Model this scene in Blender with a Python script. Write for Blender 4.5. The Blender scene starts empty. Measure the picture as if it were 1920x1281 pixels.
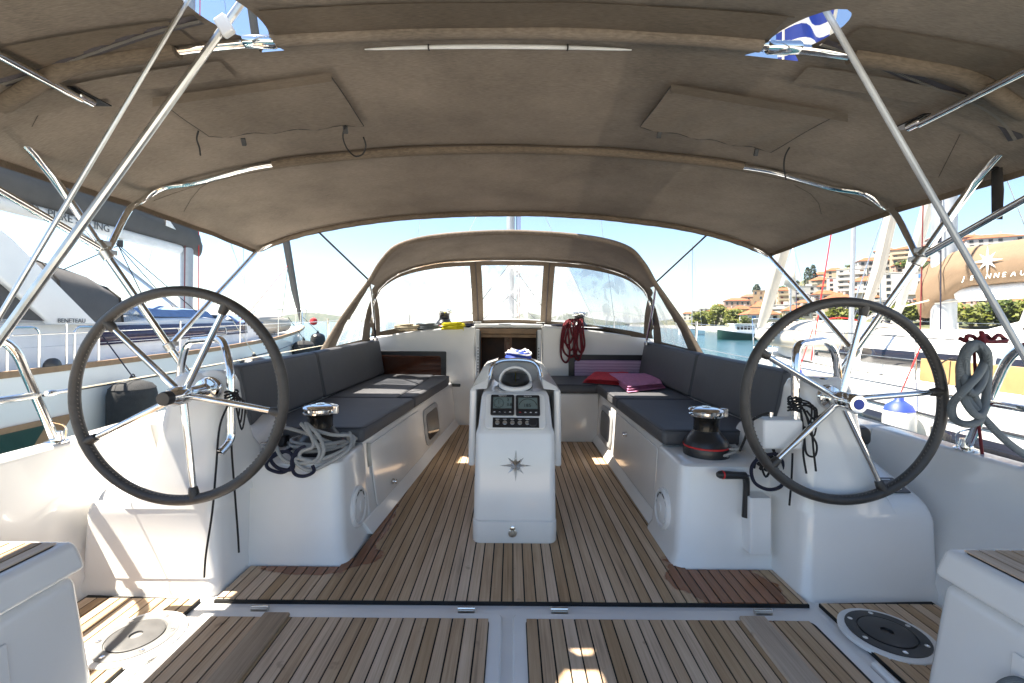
import bpy, bmesh, math, random
from mathutils import Vector, Matrix
from mathutils.noise import noise as pnoise
R = math.radians
random.seed(11)
S = bpy.context.scene
COL = S.collection
# ------------------------------------------------------------------ camera
FPX, CX, HY, CAMZ, ROLL = 853.0, 960.0, 605.0, 1.2, R(0.45)
RIGHT = Vector((math.cos(ROLL), 0, math.sin(ROLL))); UP = Vector((-math.sin(ROLL), 0, math.cos(ROLL)))
CAMP = Vector((0, 0, CAMZ))
cd = bpy.data.cameras.new('camera'); cam = bpy.data.objects.new('camera', cd); COL.objects.link(cam)
cd.sensor_width = 36; cd.lens = FPX / 1920 * 36
cd.shift_y = -(640.5 - HY) / 1920
cd.clip_start = 0.05; cd.clip_end = 20000
M4 = Matrix.Identity(4)
for i in range(3):
    M4[i][0] = RIGHT[i]; M4[i][1] = UP[i]; M4[i][2] = (0, -1, 0)[i]; M4[i][3] = CAMP[i]
cam.matrix_world = M4
S.camera = cam
# ------------------------------------------------------------------ sky, sun, exposure
SUNV = Vector((-0.53, 0.015, 1.0)).normalized()
w = bpy.data.worlds.new('World'); S.world = w; w.use_nodes = True
nt = w.node_tree; bgn = nt.nodes['Background']
sky = nt.nodes.new('ShaderNodeTexSky'); sky.sky_type = 'NISHITA'; sky.sun_disc = False
sky.sun_elevation = math.asin(SUNV.z); sky.sun_rotation = math.atan2(SUNV.x, SUNV.y)
sky.altitude = 0; sky.air_density = 1.0; sky.dust_density = 0.2; sky.ozone_density = 2.2
nt.links.new(sky.outputs[0], bgn.inputs[0]); bgn.inputs[1].default_value = 0.050
sl = bpy.data.lights.new('sun', 'SUN'); sl.energy = 3.9; sl.angle = R(0.55); sl.color = (1.0, 0.91, 0.78)
so = bpy.data.objects.new('sun', sl); COL.objects.link(so); so.location = (-30, -20, 60)
so.rotation_euler = SUNV.to_track_quat('Z', 'Y').to_euler()
S.view_settings.view_transform = 'Standard'; S.view_settings.look = 'None'
S.view_settings.exposure = 2.42; S.view_settings.gamma = 1.0
S.cycles.use_denoising = True
S.cycles.max_bounces = 10; S.cycles.transparent_max_bounces = 16
S.cycles.diffuse_bounces = 8; S.cycles.sample_clamp_indirect = 10.0
S.cycles.caustics_reflective = False; S.cycles.caustics_refractive = False
WATER = -1.3

# ------------------------------------------------------------------ pixel and ray helpers (photo is 1920 x 1281)
def ray(px, py):
    return Vector((0, 1, 0)) + RIGHT * ((px - CX) / FPX) + UP * ((HY - py) / FPX)
def W(px, py, d): return CAMP + ray(px, py) * d
def onZ(px, py, z):
    r = ray(px, py); return CAMP + r * ((z - CAMZ) / r.z)
def onX(px, py, x):
    r = ray(px, py); return CAMP + r * (x / r.x)
def onP(px, py, p0, n):
    r = ray(px, py); return CAMP + r * ((Vector(p0) - CAMP).dot(n) / r.dot(n))

# ------------------------------------------------------------------ materials
MATS = {}
def newmat(name):
    m = bpy.data.materials.new(name); m.use_nodes = True
    n = m.node_tree.nodes; b = n['Principled BSDF']; MATS[name] = m
    return m, m.node_tree, n, b
def N(t, typ, **kw):
    n = t.nodes.new(typ)
    for k, v in kw.items():
        if k in n.inputs: n.inputs[k].default_value = v
        else: setattr(n, k, v)
    return n
def L(t, a, b): t.links.new(a, b)
def ramp(t, src, stops):
    r = t.nodes.new('ShaderNodeValToRGB'); e = r.color_ramp.elements
    while len(e) > len(stops): e.remove(e[-1])
    while len(e) < len(stops): e.new(0.5)
    for q, (p, c) in zip(e, stops):
        q.position = p; q.color = (c[0], c[1], c[2], 1) if not isinstance(c, (int, float)) else (c, c, c, 1)
    L(t, src, r.inputs[0]); return r.outputs[0]
def coords(t, scale=(1, 1, 1), kind='Object'):
    tc = t.nodes.new('ShaderNodeTexCoord'); mp = t.nodes.new('ShaderNodeMapping')
    mp.inputs['Scale'].default_value = scale; L(t, tc.outputs[kind], mp.inputs[0]); return mp.outputs[0]
def bump(t, b, h, strength=0.3, dist=0.01):
    n = t.nodes.new('ShaderNodeBump'); n.inputs['Strength'].default_value = strength; n.inputs['Distance'].default_value = dist
    L(t, h, n.inputs['Height']); L(t, n.outputs[0], b.inputs['Normal'])
def simple(name, col, rough=0.5, metal=0.0, var=0.12, scale=8.0, bmp=0.0, bscale=60.0, spec=0.5, trans=0.0, coat=0.0):
    """base colour with a soft mottled variation, uneven gloss and an optional fine relief"""
    m, t, n, b = newmat(name)
    c = coords(t)
    nz = N(t, 'ShaderNodeTexNoise', Scale=scale, Detail=5.0); L(t, c, nz.inputs[0])
    lo = [max(0, x * (1 - var)) for x in col]; hi = [min(1, x * (1 + var)) for x in col]
    L(t, ramp(t, nz.outputs[0], [(0.3, lo), (0.7, hi)]), b.inputs['Base Color'])
    mr = N(t, 'ShaderNodeMapRange'); L(t, nz.outputs[0], mr.inputs[0])
    mr.inputs[3].default_value = max(0.02, rough * 0.8); mr.inputs[4].default_value = min(1, rough * 1.2)
    L(t, mr.outputs[0], b.inputs['Roughness'])
    b.inputs['Metallic'].default_value = metal; b.inputs['Specular IOR Level'].default_value = spec
    if coat: b.inputs['Coat Weight'].default_value = coat
    if bmp:
        n2 = N(t, 'ShaderNodeTexNoise', Scale=bscale, Detail=4.0); L(t, c, n2.inputs[0]); bump(t, b, n2.outputs[0], bmp, 0.01)
    return m
simple('gelcoat', (0.80, 0.79, 0.765), 0.16, var=0.045, scale=2.2, bmp=0.03, bscale=7, coat=0.25)
simple('gelcoat_matt', (0.74, 0.74, 0.72), 0.5, var=0.05, scale=6)
simple('plastic_white', (0.78, 0.78, 0.77), 0.35, var=0.03)
simple('plastic_grey', (0.35, 0.36, 0.37), 0.4)
simple('plastic_black', (0.018, 0.018, 0.02), 0.32, var=0.2)
simple('rubber', (0.022, 0.022, 0.023), 0.65, var=0.25, scale=20)
simple('steel', (0.78, 0.77, 0.75), 0.10, metal=1.0, var=0.05, scale=14)
simple('steel_dull', (0.62, 0.62, 0.60), 0.32, metal=1.0, var=0.1, scale=20)
simple('alloy_mast', (0.40, 0.42, 0.44), 0.42, metal=0.5, var=0.06)
simple('winch_black', (0.03, 0.028, 0.026), 0.22, metal=0.7, var=0.2)
simple('leather', (0.040, 0.036, 0.033), 0.42, var=0.25, scale=25, bmp=0.25, bscale=240)
simple('stitch', (0.16, 0.145, 0.125), 0.8)
simple('cushion', (0.076, 0.078, 0.085), 0.55, var=0.14, scale=5, bmp=0.35, bscale=7)
simple('cushion_piping', (0.045, 0.048, 0.056), 0.55)
simple('red', (0.55, 0.02, 0.02), 0.5); simple('blue', (0.02, 0.05, 0.33), 0.5)
simple('red_towel', (0.88, 0.06, 0.085), 0.95, var=0.15, scale=30, bmp=0.9, bscale=500)
simple('pink_towel', (0.86, 0.34, 0.58), 0.95, var=0.12, scale=30, bmp=0.9, bscale=500)
simple('rope_yellow', (0.72, 0.62, 0.01), 0.8, bmp=0.6, bscale=300); simple('rope_red', (0.16, 0.012, 0.018), 0.8, var=0.3, scale=60, bmp=0.6, bscale=300)
simple('rope_beige', (0.62, 0.52, 0.36), 0.85, bmp=0.6, bscale=300); simple('rope_navy', (0.010, 0.012, 0.032), 0.8, bmp=0.6, bscale=300)
simple('rope_black', (0.010, 0.010, 0.011), 0.8, bmp=0.5, bscale=300); simple('rope_line', (0.72, 0.66, 0.52), 0.8)
simple('rope_bright_red', (0.62, 0.03, 0.03), 0.8)
simple('webbing', (0.035, 0.032, 0.030), 0.85, var=0.2, scale=80)
simple('canvas_grey', (0.085, 0.083, 0.082), 0.9, var=0.12, scale=4, bmp=0.3, bscale=40)
simple('canvas_tan', (0.20, 0.137, 0.085), 0.9, var=0.10, scale=4, bmp=0.3, bscale=30)
simple('sailcloth', (0.50, 0.475, 0.42), 0.75, var=0.05, scale=6, bmp=0.4, bscale=12)
simple('tender_grey', (0.46, 0.42, 0.35), 0.6, var=0.06, scale=3)
simple('hull_white', (0.78, 0.78, 0.76), 0.16, var=0.03, scale=0.8, coat=0.3)
simple('nav_green', (0.012, 0.045, 0.035), 0.25)
simple('dark_glass', (0.012, 0.012, 0.016), 0.06, var=0.2)
simple('violet_glass', (0.030, 0.022, 0.055), 0.08, var=0.3)
simple('brown_glass', (0.060, 0.020, 0.010), 0.08, var=0.4, scale=4)
simple('cabin_wood', (0.26, 0.085, 0.03), 0.3, var=0.3, scale=6)
simple('cabin_dark', (0.06, 0.026, 0.014), 0.6, var=0.3)
simple('bright_teak', (0.30, 0.185, 0.10), 0.55, var=0.2, scale=9)
simple('pale_plank', (0.42, 0.26, 0.11), 0.6, var=0.15, scale=5)
simple('letter_grey', (0.10, 0.105, 0.11), 0.6); simple('letter_white', (0.86, 0.85, 0.82), 0.7)
simple('lcd', (0.13, 0.17, 0.165), 0.25, var=0.1); simple('lcd_ink', (0.012, 0.016, 0.016), 0.4)
simple('label_white', (0.75, 0.75, 0.75), 0.5); simple('button_green', (0.05, 0.4, 0.22), 0.4); simple('button_amber', (0.6, 0.5, 0.2), 0.4)
simple('caulk', (0.008, 0.008, 0.008), 0.75, var=0.3, scale=30)
simple('cover_blue', (0.16, 0.25, 0.42), 0.8, var=0.12)
simple('steel_plate', (0.20, 0.20, 0.195), 0.5, metal=0.2, var=0.12, scale=20)
simple('lid_grey', (0.10, 0.10, 0.10), 0.45, metal=0.2, var=0.12, scale=20)
simple('star_chrome', (0.75, 0.75, 0.74), 0.28, metal=1.0)
simple('seam_brown', (0.06, 0.045, 0.032), 0.9)
simple('fender_cover', (0.030, 0.031, 0.032), 0.92, var=0.25, scale=14, bmp=0.5, bscale=90)
simple('fender_white', (0.80, 0.79, 0.75), 0.35, var=0.04)
simple('zip', (0.055, 0.045, 0.05), 0.7, var=0.3, scale=120)

def stripes(name, c1, c2, scale, rough=0.8):
    """braided rope: two yarn colours twisted round each other"""
    m, t, n, b = newmat(name)
    c = coords(t)
    wv = N(t, 'ShaderNodeTexWave', Scale=scale, Distortion=3.0, Detail=2.0); wv.bands_direction = 'DIAGONAL'; L(t, c, wv.inputs[0])
    L(t, ramp(t, wv.outputs[1], [(0.35, c1), (0.6, c2)]), b.inputs['Base Color'])
    b.inputs['Roughness'].default_value = rough; bump(t, b, wv.outputs[1], 0.5, 0.003)
stripes('rope_grey', (0.24, 0.25, 0.26), (0.46, 0.46, 0.44), 90)
stripes('rope_dock', (0.12, 0.14, 0.15), (0.19, 0.21, 0.22), 130)

def teak_mat(name, dry, dry2, wet=True):
    m, t, n, b = newmat(name)
    oi = t.nodes.new('ShaderNodeObjectInfo')
    geo = t.nodes.new('ShaderNodeNewGeometry')
    off = N(t, 'ShaderNodeVectorMath', operation='SCALE'); off.inputs[0].default_value = (7.3, 31.0, 3.1); L(t, oi.outputs['Random'], off.inputs['Scale'])
    add = N(t, 'ShaderNodeVectorMath', operation='ADD'); L(t, geo.outputs['Position'], add.inputs[0]); L(t, off.outputs[0], add.inputs[1])
    mp = N(t, 'ShaderNodeMapping'); mp.inputs['Scale'].default_value = (130, 3.0, 60); L(t, add.outputs[0], mp.inputs[0])
    g = N(t, 'ShaderNodeTexNoise', Scale=1.0, Detail=6.0, Roughness=0.65); L(t, mp.outputs[0], g.inputs[0])
    mp2 = N(t, 'ShaderNodeMapping'); mp2.inputs['Scale'].default_value = (9, 1.6, 5); L(t, add.outputs[0], mp2.inputs[0])
    g2 = N(t, 'ShaderNodeTexNoise', Scale=1.0, Detail=4.0); L(t, mp2.outputs[0], g2.inputs[0])
    mixf = N(t, 'ShaderNodeMath', operation='MULTIPLY_ADD'); L(t, g2.outputs[0], mixf.inputs[0]); mixf.inputs[1].default_value = 0.55
    half = N(t, 'ShaderNodeMath', operation='MULTIPLY'); L(t, g.outputs[0], half.inputs[0]); half.inputs[1].default_value = 0.55; L(t, half.outputs[0], mixf.inputs[2])
    col = ramp(t, mixf.outputs[0], [(0.32, [x * 0.52 for x in dry]), (0.5, dry), (0.72, dry2)])
    hs = N(t, 'ShaderNodeHueSaturation'); L(t, col, hs.inputs['Color'])
    mr = N(t, 'ShaderNodeMapRange'); L(t, oi.outputs['Random'], mr.inputs[0]); mr.inputs[3].default_value = 0.78; mr.inputs[4].default_value = 1.2
    L(t, mr.outputs[0], hs.inputs['Value'])
    mr2 = N(t, 'ShaderNodeMapRange'); L(t, oi.outputs['Random'], mr2.inputs[0]); mr2.inputs[3].default_value = 1.15; mr2.inputs[4].default_value = 0.8
    L(t, mr2.outputs[0], hs.inputs['Saturation'])
    # small dark knots and spilled spots
    vo = N(t, 'ShaderNodeTexNoise', Scale=11.0, Detail=3.0); L(t, geo.outputs['Position'], vo.inputs[0])
    spot = ramp(t, vo.outputs[0], [(0.68, 0.0), (0.76, 0.55)])
    mx = N(t, 'ShaderNodeMix', data_type='RGBA'); L(t, spot, mx.inputs['Factor']); L(t, hs.outputs[0], mx.inputs['A']); mx.inputs['B'].default_value = (dry[0] * 0.3, dry[1] * 0.26, dry[2] * 0.25, 1)
    out = mx.outputs['Result']; rough = None
    if wet:
        # water spilled on the planks: each puddle is an ellipse with a ragged rim (world metres)
        tot = None
        wn = N(t, 'ShaderNodeTexNoise', Scale=7.0, Detail=3.0); L(t, geo.outputs['Position'], wn.inputs[0])
        sx = N(t, 'ShaderNodeSeparateXYZ'); L(t, geo.outputs['Position'], sx.inputs[0])
        for (ux, uy, rx, ry) in WET:
            a = N(t, 'ShaderNodeMath', operation='SUBTRACT'); L(t, sx.outputs[0], a.inputs[0]); a.inputs[1].default_value = ux
            a2 = N(t, 'ShaderNodeMath', operation='DIVIDE'); L(t, a.outputs[0], a2.inputs[0]); a2.inputs[1].default_value = rx
            a3 = N(t, 'ShaderNodeMath', operation='POWER'); L(t, a2.outputs[0], a3.inputs[0]); a3.inputs[1].default_value = 2
            c = N(t, 'ShaderNodeMath', operation='SUBTRACT'); L(t, sx.outputs[1], c.inputs[0]); c.inputs[1].default_value = uy
            c2 = N(t, 'ShaderNodeMath', operation='DIVIDE'); L(t, c.outputs[0], c2.inputs[0]); c2.inputs[1].default_value = ry
            c3 = N(t, 'ShaderNodeMath', operation='POWER'); L(t, c2.outputs[0], c3.inputs[0]); c3.inputs[1].default_value = 2
            s = N(t, 'ShaderNodeMath', operation='ADD'); L(t, a3.outputs[0], s.inputs[0]); L(t, c3.outputs[0], s.inputs[1])
            s2 = N(t, 'ShaderNodeMath', operation='MULTIPLY_ADD'); L(t, wn.outputs[0], s2.inputs[0]); s2.inputs[1].default_value = 1.6; L(t, s.outputs[0], s2.inputs[2])
            f = N(t, 'ShaderNodeMapRange'); L(t, s2.outputs[0], f.inputs[0]); f.inputs[1].default_value = 1.75; f.inputs[2].default_value = 1.62
            if tot is None: tot = f.outputs[0]
            else:
                mxm = N(t, 'ShaderNodeMath', operation='MAXIMUM'); L(t, tot, mxm.inputs[0]); L(t, f.outputs[0], mxm.inputs[1]); tot = mxm.outputs[0]
        mw = N(t, 'ShaderNodeMix', data_type='RGBA', blend_type='MULTIPLY'); L(t, tot, mw.inputs['Factor']); L(t, out, mw.inputs['A']); mw.inputs['B'].default_value = (0.52, 0.30, 0.21, 1)
        out = mw.outputs['Result']
        rr = N(t, 'ShaderNodeMapRange'); L(t, tot, rr.inputs[0]); rr.inputs[3].default_value = 0.62; rr.inputs[4].default_value = 0.25
        L(t, rr.outputs[0], b.inputs['Roughness'])
    else: b.inputs['Roughness'].default_value = 0.6
    L(t, out, b.inputs['Base Color'])
    bump(t, b, g.outputs[0], 0.12, 0.002)
WET = [(-0.98, 2.30, 0.34, 0.16), (-0.80, 2.62, 0.10, 0.5), (0.99, 2.12, 0.24, 0.34), (0.82, 2.12, 0.10, 0.12)]
teak_mat('teak', (0.49, 0.335, 0.205), (0.65, 0.485, 0.325))
teak_mat('teak_dry', (0.38, 0.28, 0.19), (0.52, 0.40, 0.28), False)

def canopy_mat(name, col, trans, weave=900):
    """acrylic awning cloth: woven, soaks up most light and lets a little of the sun glow through"""
    m, t, n, b = newmat(name)
    c = coords(t)
    nz = N(t, 'ShaderNodeTexNoise', Scale=2.2, Detail=6.0, Roughness=0.6); L(t, c, nz.inputs[0])
    mpw = N(t, 'ShaderNodeMapping'); mpw.inputs['Scale'].default_value = (40, 400, 40); L(t, c, mpw.inputs[0])
    th = N(t, 'ShaderNodeTexNoise', Scale=1.0, Detail=3.0); L(t, mpw.outputs[0], th.inputs[0])
    mm = N(t, 'ShaderNodeMath', operation='MULTIPLY_ADD'); L(t, th.outputs[0], mm.inputs[0]); mm.inputs[1].default_value = 0.5
    hf = N(t, 'ShaderNodeMath', operation='MULTIPLY'); hf.inputs[1].default_value = 0.5; L(t, nz.outputs[0], hf.inputs[0]); L(t, hf.outputs[0], mm.inputs[2])
    cl = ramp(t, mm.outputs[0], [(0.35, [x * 0.68 for x in col]), (0.65, [x * 1.28 for x in col])])
    L(t, cl, b.inputs['Base Color']); b.inputs['Roughness'].default_value = 0.95; b.inputs['Specular IOR Level'].default_value = 0.15
    big = N(t, 'ShaderNodeTexNoise', Scale=3.0, Detail=2.0); mpb = N(t, 'ShaderNodeMapping'); mpb.inputs['Scale'].default_value = (1.0, 1.8, 1); L(t, c, mpb.inputs[0]); L(t, mpb.outputs[0], big.inputs[0])
    ad = N(t, 'ShaderNodeMath', operation='MULTIPLY_ADD'); L(t, th.outputs[0], ad.inputs[0]); ad.inputs[1].default_value = 0.05; L(t, big.outputs[0], ad.inputs[2])
    bump(t, b, ad.outputs[0], 0.35, 0.03)
    tr = t.nodes.new('ShaderNodeBsdfTranslucent'); L(t, cl, tr.inputs[0])
    mx = t.nodes.new('ShaderNodeMixShader'); mx.inputs[0].default_value = trans
    L(t, b.outputs[0], mx.inputs[1]); L(t, tr.outputs[0], mx.inputs[2]); L(t, mx.outputs[0], n['Material Output'].inputs[0])
canopy_mat('awning', (0.190, 0.157, 0.126), 0.022)
canopy_mat('awning_band', (0.158, 0.125, 0.094), 0.022)

def vinyl_mat():
    m, t, n, b = newmat('vinyl')
    c = coords(t, (2.6, 2.6, 0.6))
    nz = N(t, 'ShaderNodeTexNoise', Scale=3.2, Detail=7.0, Roughness=0.62, Distortion=0.5); L(t, c, nz.inputs[0])
    f = ramp(t, nz.outputs[0], [(0.38, 0.07), (0.50, 0.18), (0.60, 0.55)])
    tp = t.nodes.new('ShaderNodeBsdfTransparent'); tp.inputs[0].default_value = (0.70, 0.73, 0.77, 1)
    tl = t.nodes.new('ShaderNodeBsdfTranslucent'); tl.inputs[0].default_value = (0.55, 0.55, 0.53, 1)
    gl = N(t, 'ShaderNodeBsdfGlossy', Roughness=0.06)
    b2 = t.nodes.new('ShaderNodeBump'); b2.inputs['Strength'].default_value = 0.5; b2.inputs['Distance'].default_value = 0.02; L(t, nz.outputs[0], b2.inputs['Height']); L(t, b2.outputs[0], gl.inputs['Normal'])
    m1 = t.nodes.new('ShaderNodeMixShader'); L(t, f, m1.inputs[0]); L(t, tp.outputs[0], m1.inputs[1]); L(t, tl.outputs[0], m1.inputs[2])
    m2 = t.nodes.new('ShaderNodeMixShader'); m2.inputs[0].default_value = 0.07; L(t, m1.outputs[0], m2.inputs[1]); L(t, gl.outputs[0], m2.inputs[2])
    L(t, m2.outputs[0], n['Material Output'].inputs[0])
vinyl_mat()
def glass_mat():
    m, t, n, b = newmat('glass'); b.inputs['Transmission Weight'].default_value = 1.0; b.inputs['Roughness'].default_value = 0.02
    b.inputs['Base Color'].default_value = (0.9, 0.93, 0.92, 1); b.inputs['IOR'].default_value = 1.2
glass_mat()
def water_mat():
    m, t, n, b = newmat('water')
    c = coords(t, (1, 1, 1))
    a = N(t, 'ShaderNodeTexNoise', Scale=0.9, Detail=5.0, Roughness=0.6); L(t, c, a.inputs[0])
    a2 = N(t, 'ShaderNodeTexNoise', Scale=0.06, Detail=3.0); L(t, c, a2.inputs[0])
    L(t, ramp(t, a2.outputs[0], [(0.35, (0.014, 0.055, 0.075)), (0.65, (0.024, 0.080, 0.100))]), b.inputs['Base Color'])
    b.inputs['Roughness'].default_value = 0.12; b.inputs['IOR'].default_value = 1.33
    bump(t, b, a.outputs[0], 0.9, 0.25)
water_mat()
def land_mat(name, c1, c2, c3, scale):
    m, t, n, b = newmat(name)
    c = coords(t)
    a = N(t, 'ShaderNodeTexNoise', Scale=scale, Detail=8.0, Roughness=0.65); L(t, c, a.inputs[0])
    L(t, ramp(t, a.outputs[0], [(0.35, c1), (0.52, c2), (0.68, c3)]), b.inputs['Base Color']); b.inputs['Roughness'].default_value = 0.95
    bump(t, b, a.outputs[0], 0.8, 1.0)
land_mat('hillside', (0.05, 0.07, 0.03), (0.12, 0.12, 0.06), (0.30, 0.24, 0.16), 0.12)
land_mat('island_scrub', (0.03, 0.05, 0.028), (0.06, 0.075, 0.04), (0.13, 0.12, 0.08), 0.06)
simple('quay_stone', (0.52, 0.48, 0.42), 0.9, var=0.15, scale=0.6)
def leaf_mat(name, c1, c2, trans=0.35):
    m, t, n, b = newmat(name)
    oi = t.nodes.new('ShaderNodeNewGeometry')
    nz = N(t, 'ShaderNodeTexWhiteNoise'); sn = N(t, 'ShaderNodeVectorMath', operation='SNAP'); sn.inputs[1].default_value = (0.7, 0.7, 0.7); L(t, oi.outputs['Position'], sn.inputs[0]); L(t, sn.outputs[0], nz.inputs[0])
    cl = ramp(t, nz.outputs[0], [(0.1, c1), (0.9, c2)]); L(t, cl, b.inputs['Base Color']); b.inputs['Roughness'].default_value = 0.6
    tr = t.nodes.new('ShaderNodeBsdfTranslucent'); L(t, cl, tr.inputs[0])
    mx = t.nodes.new('ShaderNodeMixShader'); mx.inputs[0].default_value = trans; L(t, b.outputs[0], mx.inputs[1]); L(t, tr.outputs[0], mx.inputs[2]); L(t, mx.outputs[0], n['Material Output'].inputs[0])
leaf_mat('leaf_lime', (0.09, 0.115, 0.010), (0.19, 0.205, 0.025)); leaf_mat('leaf_green', (0.04, 0.075, 0.012), (0.12, 0.155, 0.022)); leaf_mat('leaf_cypress', (0.012, 0.026, 0.010), (0.035, 0.06, 0.02), 0.15)
simple('bark', (0.10, 0.07, 0.05), 0.9)
WALLC = {'white': (0.46, 0.445, 0.415), 'cream': (0.43, 0.36, 0.25), 'sand': (0.32, 0.22, 0.13), 'pink': (0.38, 0.26, 0.21), 'grey': (0.33, 0.31, 0.30), 'ivory': (0.44, 0.40, 0.32)}
for k_, v_ in WALLC.items(): simple('wall_' + k_, v_, 0.9, var=0.06, scale=0.7, bmp=0.1, bscale=3)
simple('roof_tile', (0.28, 0.095, 0.04), 0.9, var=0.3, scale=1.2, bmp=0.5, bscale=5); simple('roof_brown', (0.20, 0.10, 0.06), 0.9, var=0.25, scale=1.2)
simple('shutter_red', (0.20, 0.04, 0.03), 0.7); simple('shutter_blue', (0.05, 0.16, 0.36), 0.7); simple('shutter_brown', (0.13, 0.07, 0.04), 0.7)
def getmat(m): return MATS[m] if isinstance(m, str) else m
# ------------------------------------------------------------------ mesh helpers
ORG = {}
def V(*a): return Vector(a)
class MB:
    def __init__(s): s.v = []; s.f = []
    def add(s, vs, fs):
        o = len(s.v); s.v += [Vector(p) for p in vs]; s.f += [tuple(o + i for i in f) for f in fs]; return s
    def box(s, lo, hi):
        x0, y0, z0 = lo; x1, y1, z1 = hi
        return s.hexa([(x0, y0, z0), (x1, y0, z0), (x1, y1, z0), (x0, y1, z0), (x0, y0, z1), (x1, y0, z1), (x1, y1, z1), (x0, y1, z1)])
    def hexa(s, p):
        return s.add(p, [(0, 3, 2, 1), (4, 5, 6, 7), (0, 1, 5, 4), (1, 2, 6, 5), (2, 3, 7, 6), (3, 0, 4, 7)])
    def obox(s, c, ax, ay, az):
        c, ax, ay, az = map(Vector, (c, ax, ay, az))
        return s.hexa([c - ax - ay - az, c + ax - ay - az, c + ax + ay - az, c - ax + ay - az, c - ax - ay + az, c + ax - ay + az, c + ax + ay + az, c - ax + ay + az])
    def prism(s, poly, dv):
        n = len(poly); dv = Vector(dv); a = [Vector(p) for p in poly]; b = [p + dv for p in a]
        return s.add(a + b, [tuple(reversed(range(n))), tuple(range(n, 2 * n))] + [(i, (i + 1) % n, n + (i + 1) % n, n + i) for i in range(n)])
    def loft(s, rings, caps=True, closed=True):
        n = len(rings[0]); vs = [Vector(p) for r in rings for p in r]; fs = []
        for k in range(len(rings) - 1):
            for i in range(n if closed else n - 1):
                j = (i + 1) % n; fs.append((k * n + i, k * n + j, (k + 1) * n + j, (k + 1) * n + i))
        if caps and closed: fs.append(tuple(reversed(range(n)))); fs.append(tuple((len(rings) - 1) * n + i for i in range(n)))
        return s.add(vs, fs)
    def tube(s, path, r, n=8, caps=True):
        P = [Vector(p) for p in path]; rr = r if isinstance(r, (list, tuple)) else [r] * len(P); rings = []; up = None
        for i, p in enumerate(P):
            t = (P[min(i + 1, len(P) - 1)] - P[max(i - 1, 0)])
            t = t.normalized() if t.length > 1e-9 else Vector((0, 0, 1))
            if up is None: up = t.orthogonal().normalized()
            up = (up - t * up.dot(t)); up = up.normalized() if up.length > 1e-6 else t.orthogonal().normalized()
            b = t.cross(up)
            rings.append([p + (up * math.cos(2 * math.pi * k / n) + b * math.sin(2 * math.pi * k / n)) * rr[i] for k in range(n)])
        return s.loft(rings, caps)
    def lathe(s, c, axis, prof, n=24, caps=True):
        """prof: (radius, distance along the axis)"""
        c = Vector(c); a = Vector(axis).normalized(); u = a.orthogonal().normalized(); b = a.cross(u)
        return s.loft([[c + a * h + (u * math.cos(2 * math.pi * k / n) + b * math.sin(2 * math.pi * k / n)) * max(r, 1e-4) for k in range(n)] for r, h in prof], caps)
    def torus(s, c, axis, Rr, r, n=64, m=12):
        c = Vector(c); a = Vector(axis).normalized(); u = a.orthogonal().normalized(); b = a.cross(u); vs = []; fs = []
        for i in range(n):
            e = u * math.cos(2 * math.pi * i / n) + b * math.sin(2 * math.pi * i / n)
            for k in range(m): vs.append(c + e * (Rr + r * math.cos(2 * math.pi * k / m)) + a * r * math.sin(2 * math.pi * k / m))
        for i in range(n):
            for k in range(m): fs.append((i * m + k, ((i + 1) % n) * m + k, ((i + 1) % n) * m + (k + 1) % m, i * m + (k + 1) % m))
        return s.add(vs, fs)
    def grid(s, fn, nu, nv):
        vs = [fn(i / nu, j / nv) for j in range(nv + 1) for i in range(nu + 1)]
        return s.add(vs, [(j * (nu + 1) + i, j * (nu + 1) + i + 1, (j + 1) * (nu + 1) + i + 1, (j + 1) * (nu + 1) + i) for j in range(nv) for i in range(nu)])
    def build(s, name, mat, parent=None, at=None, smooth=30, bev=0, seg=3, thick=0):
        me = bpy.data.meshes.new(name)
        o0 = ORG[parent] if parent is not None else (Vector(at) if at is not None else Vector((0, 0, 0)))
        me.from_pydata([tuple(p - o0) for p in s.v], [], s.f)
        bm = bmesh.new(); bm.from_mesh(me); bmesh.ops.recalc_face_normals(bm, faces=bm.faces); bm.to_mesh(me); bm.free()
        me.materials.append(getmat(mat))
        if smooth:
            me.polygons.foreach_set('use_smooth', [True] * len(me.polygons))
            if not bev: me.set_sharp_from_angle(angle=R(smooth))
        ob = bpy.data.objects.new(name, me); COL.objects.link(ob); ORG[ob] = o0
        if parent is not None: ob.parent = parent
        else: ob.location = o0
        if thick:
            md = ob.modifiers.new('thickness', 'SOLIDIFY'); md.thickness = thick; md.offset = 0
        if bev:
            md = ob.modifiers.new('bevel', 'BEVEL'); md.width = bev; md.segments = seg; md.limit_method = 'ANGLE'; md.angle_limit = R(28)
            ob.modifiers.new('normals', 'WEIGHTED_NORMAL')
        return ob
def tag(o, label=None, cat=None, group=None, kind=None):
    if label: o['label'] = label
    if cat: o['category'] = cat
    if group: o['group'] = group
    if kind: o['kind'] = kind
    return o
def thing(name, label, cat, loc, group=None):
    o = bpy.data.objects.new(name, None); COL.objects.link(o); o.location = loc; o.empty_display_size = 0.1
    ORG[o] = Vector(loc); return tag(o, label, cat, group)
def smooth_path(pts, sub=6, closed=False):
    """Catmull-Rom through the points"""
    P = [Vector(p) for p in pts]; n = len(P); out = []
    for i in range(n if closed else n - 1):
        a = P[(i - 1) % n] if (closed or i > 0) else P[0]; b = P[i]; c = P[(i + 1) % n]; d = P[(i + 2) % n] if (closed or i + 2 < n) else P[-1]
        for k in range(sub):
            t = k / sub; out.append(0.5 * ((2 * b) + (c - a) * t + (2 * a - 5 * b + 4 * c - d) * t * t + (3 * b - a - 3 * c + d) * t ** 3))
    out.append(P[0] if closed else P[-1]); return out
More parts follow.
